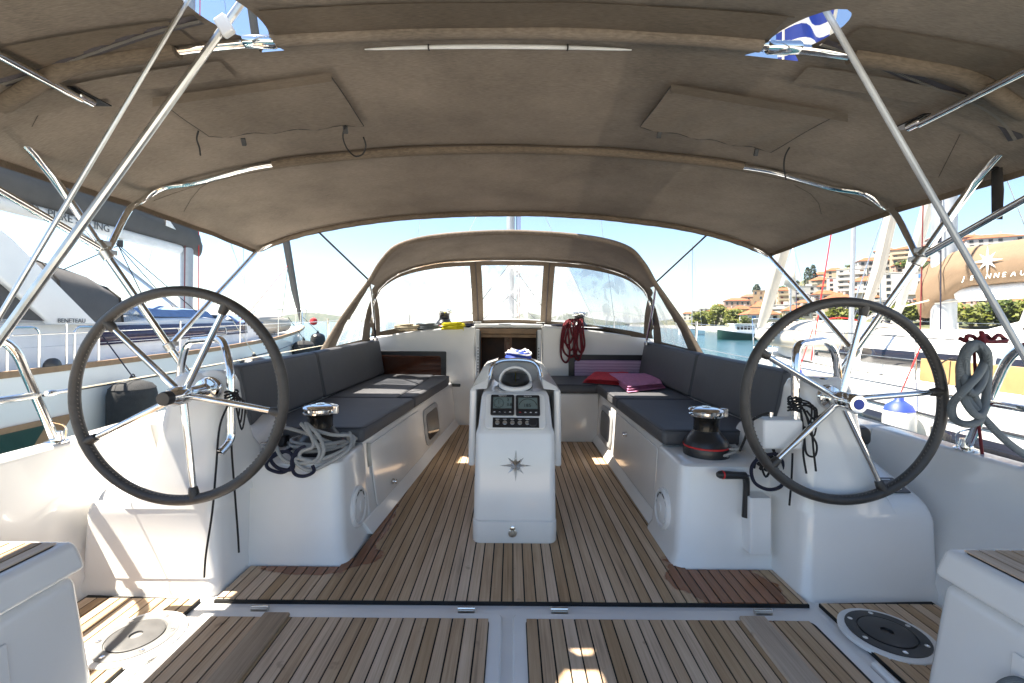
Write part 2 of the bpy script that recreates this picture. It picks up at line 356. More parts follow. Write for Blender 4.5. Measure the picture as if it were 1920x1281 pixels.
def fillet(pts, r, k=5):
    """polyline with its corners rounded"""
    P = [Vector(p) for p in pts]; out = [P[0]]
    for i in range(1, len(P) - 1):
        a = (P[i - 1] - P[i]); b = (P[i + 1] - P[i]); q = min(r, a.length * 0.45, b.length * 0.45)
        s = P[i] + a.normalized() * q; e = P[i] + b.normalized() * q
        for j in range(k + 1):
            t = j / k; out.append((1 - t) ** 2 * s + 2 * t * (1 - t) * P[i] + t * t * e)
    return out + [P[-1]]
def rrect(x0, x1, y0, y1, z, r, k=5):
    out = []
    for cx, cy, a0 in ((x1 - r, y1 - r, 0), (x0 + r, y1 - r, 90), (x0 + r, y0 + r, 180), (x1 - r, y0 + r, 270)):
        for i in range(k + 1):
            a = R(a0 + 90 * i / k); out.append(V(cx + r * math.cos(a), cy + r * math.sin(a), z))
    return out
def text_mesh(name, body, mat, parent, origin, xdir, ydir, size, extrude=0.001, align='LEFT', at=None):
    cu = bpy.data.curves.new(name, 'FONT'); cu.body = body; cu.size = size; cu.extrude = extrude; cu.align_x = align; cu.resolution_u = 3
    tmp = bpy.data.objects.new(name, cu); COL.objects.link(tmp)
    bpy.context.view_layer.update()
    me = bpy.data.meshes.new_from_object(tmp.evaluated_get(bpy.context.evaluated_depsgraph_get()))
    bpy.data.objects.remove(tmp); bpy.data.curves.remove(cu)
    x = Vector(xdir).normalized(); y = Vector(ydir).normalized(); z = x.cross(y); o0 = ORG[parent] if parent is not None else Vector(at)
    for v in me.vertices: v.co = Vector(origin) - o0 + x * v.co.x + y * v.co.y + z * v.co.z
    me.materials.clear(); me.materials.append(getmat(mat)); ob = bpy.data.objects.new(name, me); COL.objects.link(ob); ORG[ob] = o0
    if parent is not None: ob.parent = parent
    return ob
def star(mb, c, u, v, n, r1, r2, depth, pts=8):
    """raised compass-rose star, long and short points in turn, each point a ridge"""
    c = Vector(c); u = Vector(u).normalized(); v = Vector(v).normalized(); n = Vector(n).normalized(); ring = []
    for i in range(pts * 2):
        a = math.pi / 2 + math.pi * i / pts; rr = (r1 if (i // 2) % 2 == 0 else r2) if i % 2 == 0 else r1 * 0.27
        ring.append(c + (u * math.cos(a) + v * math.sin(a)) * rr)
    k = len(ring); mb.add(ring + [c + n * depth], [(i, (i + 1) % k, k) for i in range(k)] + [tuple(reversed(range(k)))])
# ------------------------------------------------------------------ sea
def sea():
    mb = MB(); mb.add([(-7000, -300, WATER), (7000, -300, WATER), (7000, 7500, WATER), (-7000, 7500, WATER)], [(0, 1, 2, 3)])
    tag(mb.build('sea', 'water', at=(0, 0, WATER)), kind='structure')
sea()
# unseen stern-to quay behind the camera, added to bounce warm sunlight into the cockpit
tag(MB().box((-80, -60, WATER - 1.5), (80, -2.6, -0.35)).build('quay', 'quay_stone', bev=0.04), kind='structure')
# ------------------------------------------------------------------ own yacht: hull, deck, cockpit moulding
YACHT = thing('sailing_yacht', 'white sailing yacht with striped teak cockpit floor between two benches', 'yacht', (0, 4, WATER))
def lerp(a, b, t): return a + (b - a) * t
def interp(tab, x):
    if x <= tab[0][0]: return tab[0][1]
    for (a, va), (b, vb) in zip(tab, tab[1:]):
        if x <= b: return lerp(va, vb, (x - a) / (b - a))
    return tab[-1][1]
BREADTH = [(-0.4, 2.08), (1, 2.17), (3, 2.2), (5.5, 2.2), (8, 1.95), (10.5, 1.25), (12.4, 0.45), (13.2, 0.04)]
SHEER = [(-0.4, 0.60), (2, 0.615), (5, 0.66), (9, 0.80), (13.2, 1.0)]
def own_hull():
    rings = []
    for i in range(29):
        d = lerp(-0.4, 13.2, i / 28); b = interp(BREADTH, d); s = interp(SHEER, d)
        rings.append([V(-b, d, s), V(-b * 1.0, d, 0.1), V(-b * 0.93, d, -0.9), V(-b * 0.7, d, -1.4), V(0, d, -1.8), V(b * 0.7, d, -1.4), V(b * 0.93, d, -0.9), V(b, d, 0.1), V(b, d, s)])
    mb = MB(); mb.loft(rings, caps=False, closed=False); mb.build('hull', 'hull_white', YACHT, smooth=60)
    # fore deck and coachroof forward of the cockpit
    mb = MB(); rings = []
    for i in range(21):
        d = lerp(5.42, 13.15, i / 20); b = interp(BREADTH, d) - 0.02; s = interp(SHEER, d); c = max(0, 1 - max(0, d - 8.2) / 2.2) * 0.5
        k = min(1.0, b / 2.0)
        rings.append([V(-b, d, s), V(-b + 0.33 * k, d, s + 0.01), V(-1.5 * k, d, s + c * 0.7), V(-1.1 * k, d, s + c * 0.93), V(0, d, s + c), V(1.1 * k, d, s + c * 0.93), V(1.5 * k, d, s + c * 0.7), V(b - 0.33 * k, d, s + 0.01), V(b, d, s)])
    mb.loft(rings, caps=False, closed=False); mb.build('coachroof', 'gelcoat_matt', YACHT, smooth=50)
own_hull()
MB().box((-1.9, 0.25, -0.09), (1.9, 5.6, -0.018)).build('floor_pan', 'gelcoat', YACHT, bev=0.01)
for sg in (-1, 1):
    MB().prism([V(sg * 2.165, 0.25, 0.63), V(sg * 2.05, 0.25, 0.63), V(sg * 1.87, 0.25, -0.03), V(sg * 2.165, 0.25, -0.03)], (0, 2.34, 0)).build('bulwark', 'gelcoat', YACHT, bev=0.02)
    MB().prism([V(sg * 2.165, 2.595, 0.63), V(sg * 1.93, 2.595, 0.63), V(sg * 1.85, 2.595, 0.885), V(sg * 1.60, 2.595, 0.885), V(sg * 1.50, 2.595, 0.45), V(sg * 1.50, 2.595, -0.03), V(sg * 2.165, 2.595, -0.03)], (0, 2.95, 0)).build('coaming', 'gelcoat', YACHT, bev=0.03)
# bench boxes: front face leans, left one tapers towards the cabin
def lbx(d, z): return lerp(lerp(-0.815, -0.645, (d - 2.6) / 2.75), lerp(-0.885, -0.70, (d - 2.6) / 2.75), z / 0.49)
def rbx(d, z): return lerp(0.865, 0.895, z / 0.49)
def bench(fx, out, d0, d1, name='bench'):
    MB().hexa([(out, d0, -0.03), (fx(d0, 0), d0, -0.03), (fx(d1, 0), d1, -0.03), (out, d1, -0.03), (out, d0, 0.49), (fx(d0, 0.49), d0, 0.49), (fx(d1, 0.49), d1, 0.49), (out, d1, 0.49)]).build(name, 'gelcoat', YACHT, bev=0.02)
bench(lbx, -1.49, 2.66, 5.36); bench(rbx, 1.49, 2.66, 5.36)
MB().box((0.43, 4.62, -0.03), (0.89, 5.36, 0.488)).build('bench', 'gelcoat', YACHT, bev=0.02)
# winch plinths aft of the benches
for sg in (-1, 1):
    def rr(z, a, f, b=0): return [V(p.x * sg, p.y, p.z) for p in rrect(a, 1.37, f, 2.72, z, 0.06)]
    MB().loft([rr(-0.03, 0.80, 2.235), rr(0.012, 0.805, 2.24), rr(0.05, 0.832, 2.268), rr(0.45, 0.862, 2.30), rr(0.475, 0.868, 2.306), rr(0.486, 0.885, 2.325)]).build('winch_plinth', 'gelcoat', YACHT, smooth=45)
# cove strips where bench meets floor
for fx in (lbx, rbx):
    s = -1 if fx is lbx else 1
    MB().hexa([(fx(2.7, 0) + s * 0.02, 2.56, 0), (fx(2.56, 0) - s * 0.045, 2.56, 0), (fx(5.3, 0) - s * 0.045, 5.30 if s < 0 else 4.66, 0), (fx(5.3, 0) + s * 0.02, 5.30 if s < 0 else 4.66, 0),
               (fx(2.7, 0.07) + s * 0.02, 2.56, 0.07), (fx(2.56, 0.07) - s * 0.003, 2.56, 0.07), (fx(5.3, 0.07) - s * 0.003, 5.30 if s < 0 else 4.66, 0.07), (fx(5.3, 0.07) + s * 0.02, 5.30 if s < 0 else 4.66, 0.07)]).build('cove', 'gelcoat', YACHT, bev=0.012)
def face_panel(fx, s, d0, d1, z0, z1, proud, mat, name, parent, bev=0.008, r=0.03):
    pts = []
    for p in rrect(d0, d1, z0, z1, 0, r):
        pts.append(V(fx(p.x, p.y) - s * 0.001, p.x, p.y))
    return MB().prism(pts, (-s * proud, 0, 0)).build(name, mat, parent, bev=bev, seg=2)
for fx, s in ((lbx, -1), (rbx, 1)):
    a, b = (2.76, 3.86) if s < 0 else (2.74, 3.84)
    dr = face_panel(fx, s, a, b, 0.075, 0.45, 0.010, 'gelcoat', 'locker_door', YACHT)
    zl = 0.13 if s < 0 else 0.36; dl = 3.05 if s < 0 else 3.45
    MB().lathe(V(fx(dl, zl) - s * 0.012, dl, zl), (-s, 0, 0), [(0.02, 0), (0.02, 0.006), (0.008, 0.008), (0.008, 0.02), (0.016, 0.022), (0.014, 0.03)], 12).build('latch', 'steel', dr)
    c, e = (3.98, 4.50) if s < 0 else (3.95, 4.42)
    pf = face_panel(fx, s, c, e, 0.10, 0.42, 0.016, 'plastic_grey', 'port_light', YACHT, r=0.07)
    face_panel(lambda d, z: fx(d, z) - s * 0.016, s, c + 0.05, e - 0.05, 0.145, 0.375, 0.004, 'dark_glass', 'pane', pf, bev=0.002, r=0.05)
# speakers set into the plinths
for sg in (-1, 1):
    c = V(sg * 0.842, 2.50, 0.185); ax = V(-sg, 0, 0.07)
    sp = MB().lathe(c, ax, [(0.108, -0.005), (0.108, 0.012), (0.098, 0.020), (0.09, 0.020), (0.088, 0.012), (0.078, 0.011)], 32).build('speaker', 'plastic_white', YACHT)
    MB().lathe(c, ax, [(0.074, 0.010), (0.072, 0.018), (0.03, 0.024), (0.028, 0.028), (0.001, 0.029)], 28).build('grille', 'plastic_white', sp)
    for k in range(10):
        a = 2 * math.pi * k / 10; e = V(0, math.cos(a), math.sin(a)); tt = V(0, -math.sin(a), math.cos(a))
        MB().obox(c + e * 0.081 + V(-sg * 0.0125, 0, 0.0), tt * 0.016, e * 0.0035, V(0.0012, 0, 0)).build('slot', 'plastic_black', sp)
# ------------------------------------------------------------------ teak
def planks(parent, x0, x1, lo, hi, pitch=0.0500, gap=0.0065, z0=-0.003, z1=0.0, mat='teak', phase=0.0):
    n0 = math.floor((x0 - phase) / pitch)
    k = n0
    while k * pitch + phase < x1:
        a = max(x0, k * pitch + phase + gap / 2); b = min(x1, (k + 1) * pitch + phase - gap / 2); k += 1
        if b - a < 0.008: continue
        pts = [V(a, lo(a), z0), V(b, lo(b), z0), V(b, hi(b), z0), V(a, hi(a), z0)]
        if min(pts[3].y - pts[0].y, pts[2].y - pts[1].y) < 0.02: continue
        dz = random.uniform(-0.0004, 0.0004)
        MB().prism(pts, (0, 0, z1 - z0 + dz)).build('plank', mat, parent, smooth=0)
def main_hi(x):
    if x < -0.835: return 2.225
    if x < -0.68: return min(5.31, lerp(2.30, 5.3, (x + 0.79) / 0.17)) if x > -0.79 else 2.262
    if x < 0.44: return 5.31
    if x < 0.82: return 4.60
    return 2.225
def sheet(pts, z0, z1, name, mat, parent, bev=0.0): return MB().prism([V(p[0], p[1], z0) for p in pts], (0, 0, z1 - z0)).build(name, mat, parent, bev=bev, smooth=30)
tk = sheet([(-1.272, 1.955), (1.288, 1.955), (1.288, 2.23), (0.83, 2.23), (0.83, 4.61), (0.44, 4.61), (0.44, 5.32), (-0.66, 5.32), (-0.80, 2.23), (-1.272, 2.23)], -0.018, -0.003, 'teak_floor', 'caulk', YACHT)
planks(tk, -1.268, 1.284, lambda x: 1.962, main_hi, phase=0.014)
for sg in (-1, 1):
    lo_, hi_ = (-1.262, -0.030) if sg < 0 else (0.012, 1.275)
    h = MB().loft([rrect(lo_, hi_, 1.12, 1.885, z, 0.03) for z in (-0.03, -0.008)] + [rrect(lo_ + 0.006, hi_ - 0.006, 1.126, 1.879, -0.002, 0.026)]).build('floor_hatch', 'gelcoat', YACHT, smooth=40)
    sheet([(p.x, p.y) for p in rrect(lo_ + 0.052, hi_ - 0.052, 1.17, 1.842, 0, 0.03)], -0.004, 0.0005, 'caulking', 'caulk', h)
    planks(h, lo_ + 0.056, hi_ - 0.056, lambda x: 1.175, lambda x: 1.837, z0=0.0005, z1=0.0045, phase=-0.03 if sg < 0 else 0.012)
    fx = -0.945 if sg < 0 else 0.985
    MB().prism([V(fx - 0.055, 1.15, 0.005), V(fx + 0.055, 1.15, 0.005), V(fx + 0.05, 1.15, 0.017), V(fx - 0.05, 1.15, 0.017)], (0, 0.70, 0)).build('foot_chock', 'teak_dry', h, bev=0.004, seg=2)
    sd = sheet([(sg * 1.335, 1.10), (sg * 1.84, 1.10), (sg * 1.84, 1.985), (sg * 1.335, 1.965)], -0.018, -0.003, 'side_deck', 'caulk', YACHT)
    planks(sd, min(sg * 1.339, sg * 1.836), max(sg * 1.339, sg * 1.836), lambda x: 1.104, lambda x: 1.96, phase=0.02)
    # raised drain lip beside the hatch
    MB().tube([V(sg * 1.303, 1.1, -0.012), V(sg * 1.303, 1.62, -0.012)], 0.017, 10).build('drain_lip', 'gelcoat', YACHT)
    hc = onZ(255 if sg < 0 else 1663, 1197 if sg < 0 else 1190, 0)
    ins = MB().lathe(V(hc.x, hc.y, 0.0), (0, 0, 1), [(0.158, -0.01), (0.158, 0.004), (0.150, 0.007), (0.135, 0.007)], 40).build('deck_plate', 'plastic_white', YACHT)
    MB().lathe(V(hc.x, hc.y, 0.0), (0, 0, 1), [(0.134, 0.0), (0.134, 0.010), (0.096, 0.012), (0.093, 0.008)], 40).build('ring', 'steel_plate' if sg < 0 else 'plastic_black', ins)
    MB().lathe(V(hc.x, hc.y, 0.0), (0, 0, 1), [(0.090, 0.0), (0.090, 0.013), (0.084, 0.0145), (0.022, 0.0145), (0.020, 0.006), (0.001, 0.006)], 40).build('lid', 'lid_grey' if sg < 0 else 'plastic_black', ins)
    for k in range(6):
        a = 2 * math.pi * k / 6 + 0.3
        MB().lathe(V(hc.x + 0.116 * math.cos(a), hc.y + 0.116 * math.sin(a), 0.0105), (0, 0, 1), [(0.009, 0), (0.009, 0.002), (0.003, 0.001)], 10).build('screw', 'steel', ins)
for k, x in enumerate((488, 875, 1048, 1424)):
    p = onZ(x, 1140, -0.002); 
    hg = MB().box((p.x - 0.035, 1.890, -0.014), (p.x + 0.035, 1.915, 0.004)).build('hinge', 'steel_dull', YACHT, bev=0.003, seg=2)
    MB().tube([V(p.x - 0.036, 1.902, 0.005), V(p.x + 0.036, 1.902, 0.005)], 0.005, 8).build('pin', 'steel', hg)
# helmsman seat boxes at the stern
for sg in (-1, 1):
    bx = thing('stern_locker', 'white stern locker with teak top ' + ('beside the steel deck plate' if sg < 0 else 'with a grey rope made fast to its side'), 'locker', (sg * 1.6, 1.0, 0))
    MB().hexa([(sg * 1.315, 0.3, 0), (sg * 1.99, 0.3, 0), (sg * 1.99, 1.46, 0), (sg * 1.315, 1.46, 0), (sg * 1.365, 0.3, 0.40), (sg * 2.0, 0.3, 0.40), (sg * 2.0, 1.44, 0.40), (sg * 1.365, 1.44, 0.40)]).build('seat_box', 'gelcoat', bx, bev=0.035, seg=4)
    MB().hexa([(sg * 1.35, 0.3, 0.403), (sg * 2.0, 0.3, 0.403), (sg * 2.0, 1.462, 0.403), (sg * 1.35, 1.462, 0.403), (sg * 1.375, 0.3, 0.50), (sg * 2.0, 0.3, 0.50), (sg * 2.0, 1.445, 0.50), (sg * 1.375, 1.445, 0.50)]).build('seat_lid', 'gelcoat', bx, bev=0.022, seg=4)
    ck = sheet([(p.x * sg, p.y) for p in rrect(1.402, 1.97, 0.32, 1.415, 0, 0.03)], 0.499, 0.502, 'caulking', 'caulk', bx)
    planks(ck, min(sg * 1.407, sg * 1.965), max(sg * 1.407, sg * 1.965), lambda x: 0.33, lambda x: 1.41, z0=0.502, z1=0.506)
    face = [V(sg * 1.331 - sg * 0.003, 0.5, 0.06), V(sg * 1.331 - sg * 0.003, 1.22, 0.06), V(sg * 1.357 - sg * 0.003, 1.22, 0.33), V(sg * 1.357 - sg * 0.003, 0.5, 0.33)]
    MB().prism(face, (-sg * 0.008, 0, 0)).build('seat_panel', 'gelcoat', bx, bev=0.006)
# ------------------------------------------------------------------ cabin bulkhead and companionway
BD = 5.36
def btop(x): return 1.165 - 0.055 * (abs(x) / 1.0) ** 2.0
def bulk(x0, x1, z0):
    n = 12; top = [V(lerp(x1, x0, i / n), BD, btop(lerp(x1, x0, i / n))) for i in range(n + 1)]
    MB().prism([V(x0, BD, z0), V(x1, BD, z0)] + top, (0, 0.10, 0)).build('bulkhead', 'gelcoat', YACHT, bev=0.022)
bulk(-1.72, -0.43, -0.03); bulk(0.35, 1.72, -0.03)
MB().box((-0.45, BD + 0.03, 1.135), (0.37, BD + 0.75, 1.185)).build('hatch_garage', 'gelcoat', YACHT, bev=0.015)
for x0, x1, nm in ((-1.62, -0.77, 'brown_glass'), (0.67, 1.62, 'violet_glass')):
    fr = MB().prism([V(p.x, BD - 0.001, p.y) for p in rrect(x0, x1, 0.50, 0.855 if x0 < 0 else 0.83, 0, 0.015)], (0, -0.012, 0)).build('cabin_window', 'plastic_black', YACHT, bev=0.003)
    MB().prism([V(p.x, BD - 0.013, p.y) for p in rrect(x0 + 0.06, x1 - 0.06, 0.52, 0.80 if x0 < 0 else 0.775, 0, 0.03)], (0, -0.005, 0)).build('pane', 'brown_glass' if x0 < 0 else MATS['violet_glass'], fr, bev=0.002)
m_, t_, n_, b_ = newmat('blind'); 
wv_ = N(t_, 'ShaderNodeTexWave', Scale=9.0, Distortion=1.5); wv_.bands_direction = 'Z'; L(t_, coords(t_), wv_.inputs[0]); L(t_, ramp(t_, wv_.outputs[1], [(0.2, (0.44, 0.31, 0.45)), (0.8, (0.58, 0.43, 0.58))]), b_.inputs['Base Color']); b_.inputs['Roughness'].default_value = 0.15
MB().prism([V(p.x, BD - 0.018, p.y) for p in rrect(0.74, 1.55, 0.50, 0.765, 0, 0.03)], (0, -0.003, 0)).build('window_blind', 'blind', YACHT, smooth=0)
# companionway: tracks, washboard frame, steps down into a wooden cabin
cw = MB().box((-0.47, BD + 0.7, -0.6), (0.39, BD + 0.74, 1.12)).build('cabin_wall', 'cabin_wood', YACHT)
for x0, x1, z0, z1 in ((-0.40, -0.10, 0.5, 1.0), (0.0, 0.33, 0.5, 1.0), (-0.40, 0.33, 1.03, 1.10)):
    MB().box((x0, BD + 0.685, z0), (x1, BD + 0.70, z1)).build('cupboard_panel', 'cabin_dark', cw, bev=0.004)
MB().box((-0.085, BD + 0.66, -0.5), (-0.015, BD + 0.70, 1.09)).build('post', 'cabin_wood', cw, bev=0.005)
for z in (0.93, 0.98): MB().lathe(V(-0.05, BD + 0.66, z), (0, -1, 0), [(0.018, 0), (0.018, 0.006), (0.006, 0.012)], 14).build('knob', 'bright_teak', cw)
MB().box((-0.47, BD + 0.10, -0.6), (-0.46, BD + 0.70, 1.12)).build('cabin_side', 'cabin_wood', YACHT)
MB().box((0.38, BD + 0.10, -0.6), (0.39, BD + 0.70, 1.12)).build('cabin_side', 'cabin_wood', YACHT)
MB().box((-0.46, BD + 0.1, -0.62), (0.38, BD + 0.7, -0.60)).build('cabin_floor', 'cabin_dark', YACHT)
MB().box((-0.43, BD + 0.01, -0.03), (0.35, BD + 0.08, 0.46)).build('companionway_sill', 'gelcoat', YACHT, bev=0.01)
MB().box((-0.40, BD + 0.03, 1.065), (0.32, BD + 0.08, 1.13)).build('hatch_slide', 'bright_teak', YACHT, bev=0.005)
MB().box((-0.37, BD + 0.10, 1.02), (0.29, BD + 0.14, 1.06)).build('hatch_slide', 'bright_teak', YACHT, bev=0.005)
for x, s in ((-0.425, 1), (0.345, -1)):
    tr = MB().box((min(x, x + s * 0.045), BD - 0.03, 0.46), (max(x, x + s * 0.045), BD + 0.005, 1.12)).build('companionway_track', 'plastic_white', YACHT, bev=0.006)
    for k in range(9):
        MB().lathe(V(x + s * 0.03, BD - 0.0302, 0.62 + k * 0.035), (0, -1, 0), [(0.007, 0), (0.007, 0.002)], 8).build('pin_hole', 'plastic_black', tr)
    MB().box((min(x + s * 0.047, x + s * 0.06), BD - 0.03, 0.46), (max(x + s * 0.047, x + s * 0.06), BD + 0.005, 1.10)).build('slide_rail', 'plastic_black', tr, bev=0.003)
MB().box((-0.80, BD - 0.02, 0.44), (-0.60, BD - 0.001, 0.475)).build('grab_handle', 'plastic_black', YACHT, bev=0.008)
# mast with spreaders and standing rigging, seen over the sprayhood
mp = W(957, 500, 9.2)
mst = MB().loft([[V(mp.x + 0.085 * math.cos(a) * k, mp.y + 0.14 * math.sin(a) * k, z) for a in [2 * math.pi * i / 20 for i in range(20)]] for z, k in ((0.9, 1), (9, 1), (19, 0.8))]).build('mast', 'alloy_mast', YACHT)
for s in (-1, 1):
    MB().tube([V(mp.x, mp.y, 4.9), V(mp.x + s * 1.5, mp.y - 0.35, 5.0)], [0.05, 0.025], 8).build('spreader', 'alloy_mast', mst)
    MB().tube([V(mp.x + s * 2.05, mp.y - 0.6, 0.75), V(mp.x + s * 1.5, mp.y - 0.35, 5.0), V(mp.x, mp.y, 13)], 0.006, 6).build('shroud', 'steel_dull', mst)
    MB().tube([V(mp.x + s * 1.9, mp.y - 0.2, 0.75), V(mp.x, mp.y, 4.8)], 0.005, 6).build('shroud', 'steel_dull', mst)
    MB().tube([V(mp.x + s * 0.75, mp.y - 1.5, 1.2), V(mp.x, mp.y - 0.1, 2.4)], 0.009, 6).build('control_line', 'rope_black', mst)
    MB().tube([V(mp.x + s * 0.55, mp.y - 0.7, 1.2), V(mp.x, mp.y - 0.1, 1.75)], 0.007, 6).build('control_line', 'rope_navy', mst)
for dx in (0.12, 0.15, 0.19): MB().tube([V(mp.x + dx, mp.y - 0.16, 1.2), V(mp.x + dx * 0.8, mp.y - 0.16, 14)], 0.008, 6).build('halyard', 'rope_red' if dx > 0.13 else 'rope_navy', mst)
MB().lathe(V(mp.x, mp.y - 0.17, 2.45), (0, 0, 1), [(0.05, -0.06), (0.06, 0), (0.05, 0.06)], 12).build('boom_fitting', 'steel_dull', mst)
MB().loft([[V(mp.x + 0.09 * math.cos(a), d, zz + 0.11 * math.sin(a)) for a in [2 * math.pi * i / 14 for i in range(14)]] for d, zz in ((0.9, 3.30), (9.0, 3.48))]).build('boom', 'alloy_mast', YACHT, smooth=80)
MB().loft([[V(mp.x + 0.23 * math.cos(a) * (0.7 if math.sin(a) > 0 else 1.0) + 0.02 * pnoise(V(d * 2, math.cos(a), 9)), d, zz + 0.30 * math.sin(a)) for a in [2 * math.pi * i / 20 for i in range(20)]] for d, zz in [(lerp(1.1, 8.9, i / 24), lerp(3.66, 3.84, i / 24)) for i in range(25)]]).build('sail_bag', 'sailcloth', YACHT, smooth=70)
# ------------------------------------------------------------------ cushions
def cushion(name, label, poly, z0, z1, group=None, bev=0.03, strap=None):
    t = thing(name, label, 'cushion', (sum(p[0] for p in poly) / len(poly), sum(p[1] for p in poly) / len(poly), z0), group)
    MB().prism([V(p[0], p[1], z0) for p in poly], (0, 0, z1 - z0)).build('pad', 'cushion', t, bev=bev, seg=4)
    mb = MB(); e = 0.012
    c = V(sum(p[0] for p in poly) / len(poly), sum(p[1] for p in poly) / len(poly), 0)
    pts = fillet([V(p[0], p[1], z1 - 0.008) + (c - V(p[0], p[1], 0)).normalized() * e for p in poly] + [V(poly[0][0], poly[0][1], z1 - 0.008) + (c - V(poly[0][0], poly[0][1], 0)).normalized() * e], 0.05)
    mb.tube(pts, 0.0045, 6).build('piping', 'cushion_piping', t)
    if strap:
        p = V(*strap); MB().add([p, p + V(0.022, 0, 0), p + V(0.03, -0.012, -0.05), p + V(0.034, -0.004, -0.13), p + V(0.010, -0.004, -0.14), p + V(0.004, -0.012, -0.05)], [(0, 1, 2, 5), (5, 2, 3, 4)]).build('strap', 'sailcloth', t, thick=0.002)
    return t
ZS0, ZS1 = 0.492, 0.585
cushion('seat_cushion', 'long grey seat cushion on the bench beside the rope-covered winch', [(-1.50, 2.63), (lbx(2.63, 0.49) + 0.03, 2.63), (lbx(3.69, 0.49) + 0.03, 3.69), (-1.50, 3.69)], ZS0, ZS1, strap=(-0.845, 2.66, 0.49))
cushion('seat_cushion', 'grey seat cushion below the brown cabin window with a patch of sunlight', [(-1.50, 3.70), (-0.935, 3.70), (-0.905, 5.33), (-1.60, 5.33)], ZS0, ZS1)
cushion('seat_cushion', 'narrow grey filler cushion along the bench edge below the brown window', [(-0.93, 3.70), (lbx(3.7, 0.49) + 0.03, 3.70), (lbx(4.9, 0.49) + 0.04, 4.95), (lbx(5.2, 0.49), 5.2), (-0.90, 5.25)], ZS0, ZS1 + 0.006)
cushion('seat_cushion', 'grey seat cushion on the bench behind the bare black winch', [(1.50, 2.63), (0.875, 2.63), (0.862, 3.72), (1.50, 3.72)], ZS0, ZS1, strap=(0.88, 2.66, 0.49))
cushion('seat_cushion', 'L-shaped grey corner cushion carrying the folded towels', [(1.50, 3.73), (0.862, 3.73), (0.855, 4.56), (0.44, 4.56), (0.44, 5.33), (1.60, 5.33)], ZS0, ZS1)
def backrest(label, s, d0, d1, zt0, zt1):
    t = thing('back_cushion', label, 'cushion', (s * 1.5, (d0 + d1) / 2, ZS1))
    MB().hexa([(s * 1.475, d0, ZS1 + 0.003), (s * 1.60, d0, ZS1 + 0.003), (s * 1.60, d1, ZS1 + 0.003), (s * 1.475, d1, ZS1 + 0.003), (s * 1.545, d0, zt0), (s * 1.64, d0, zt0), (s * 1.64, d1, zt1), (s * 1.545, d1, zt1)]).build('pad', 'cushion', t, bev=0.03, seg=4)
    MB().tube(fillet([V(s * 1.485, d0 + 0.015, ZS1 + 0.03), V(s * 1.55, d0 + 0.012, zt0 - 0.012), V(s * 1.55, d1 - 0.012, zt1 - 0.012), V(s * 1.485, d1 - 0.015, ZS1 + 0.03)], 0.04), 0.004, 6).build('piping', 'cushion_piping', t)
backrest('grey back cushion behind the left wheel, at the aft end of its bench', -1, 2.58, 3.60, 0.945, 0.955)
backrest('grey back cushion beside the sprayhood on the bench with the sunlit patch', -1, 3.62, 5.31, 0.955, 0.99)
backrest('grey back cushion behind the right wheel beside the white instrument box', 1, 2.58, 3.78, 0.94, 0.955)
backrest('grey back cushion beside the folded towels', 1, 3.80, 5.31, 0.955, 0.99)
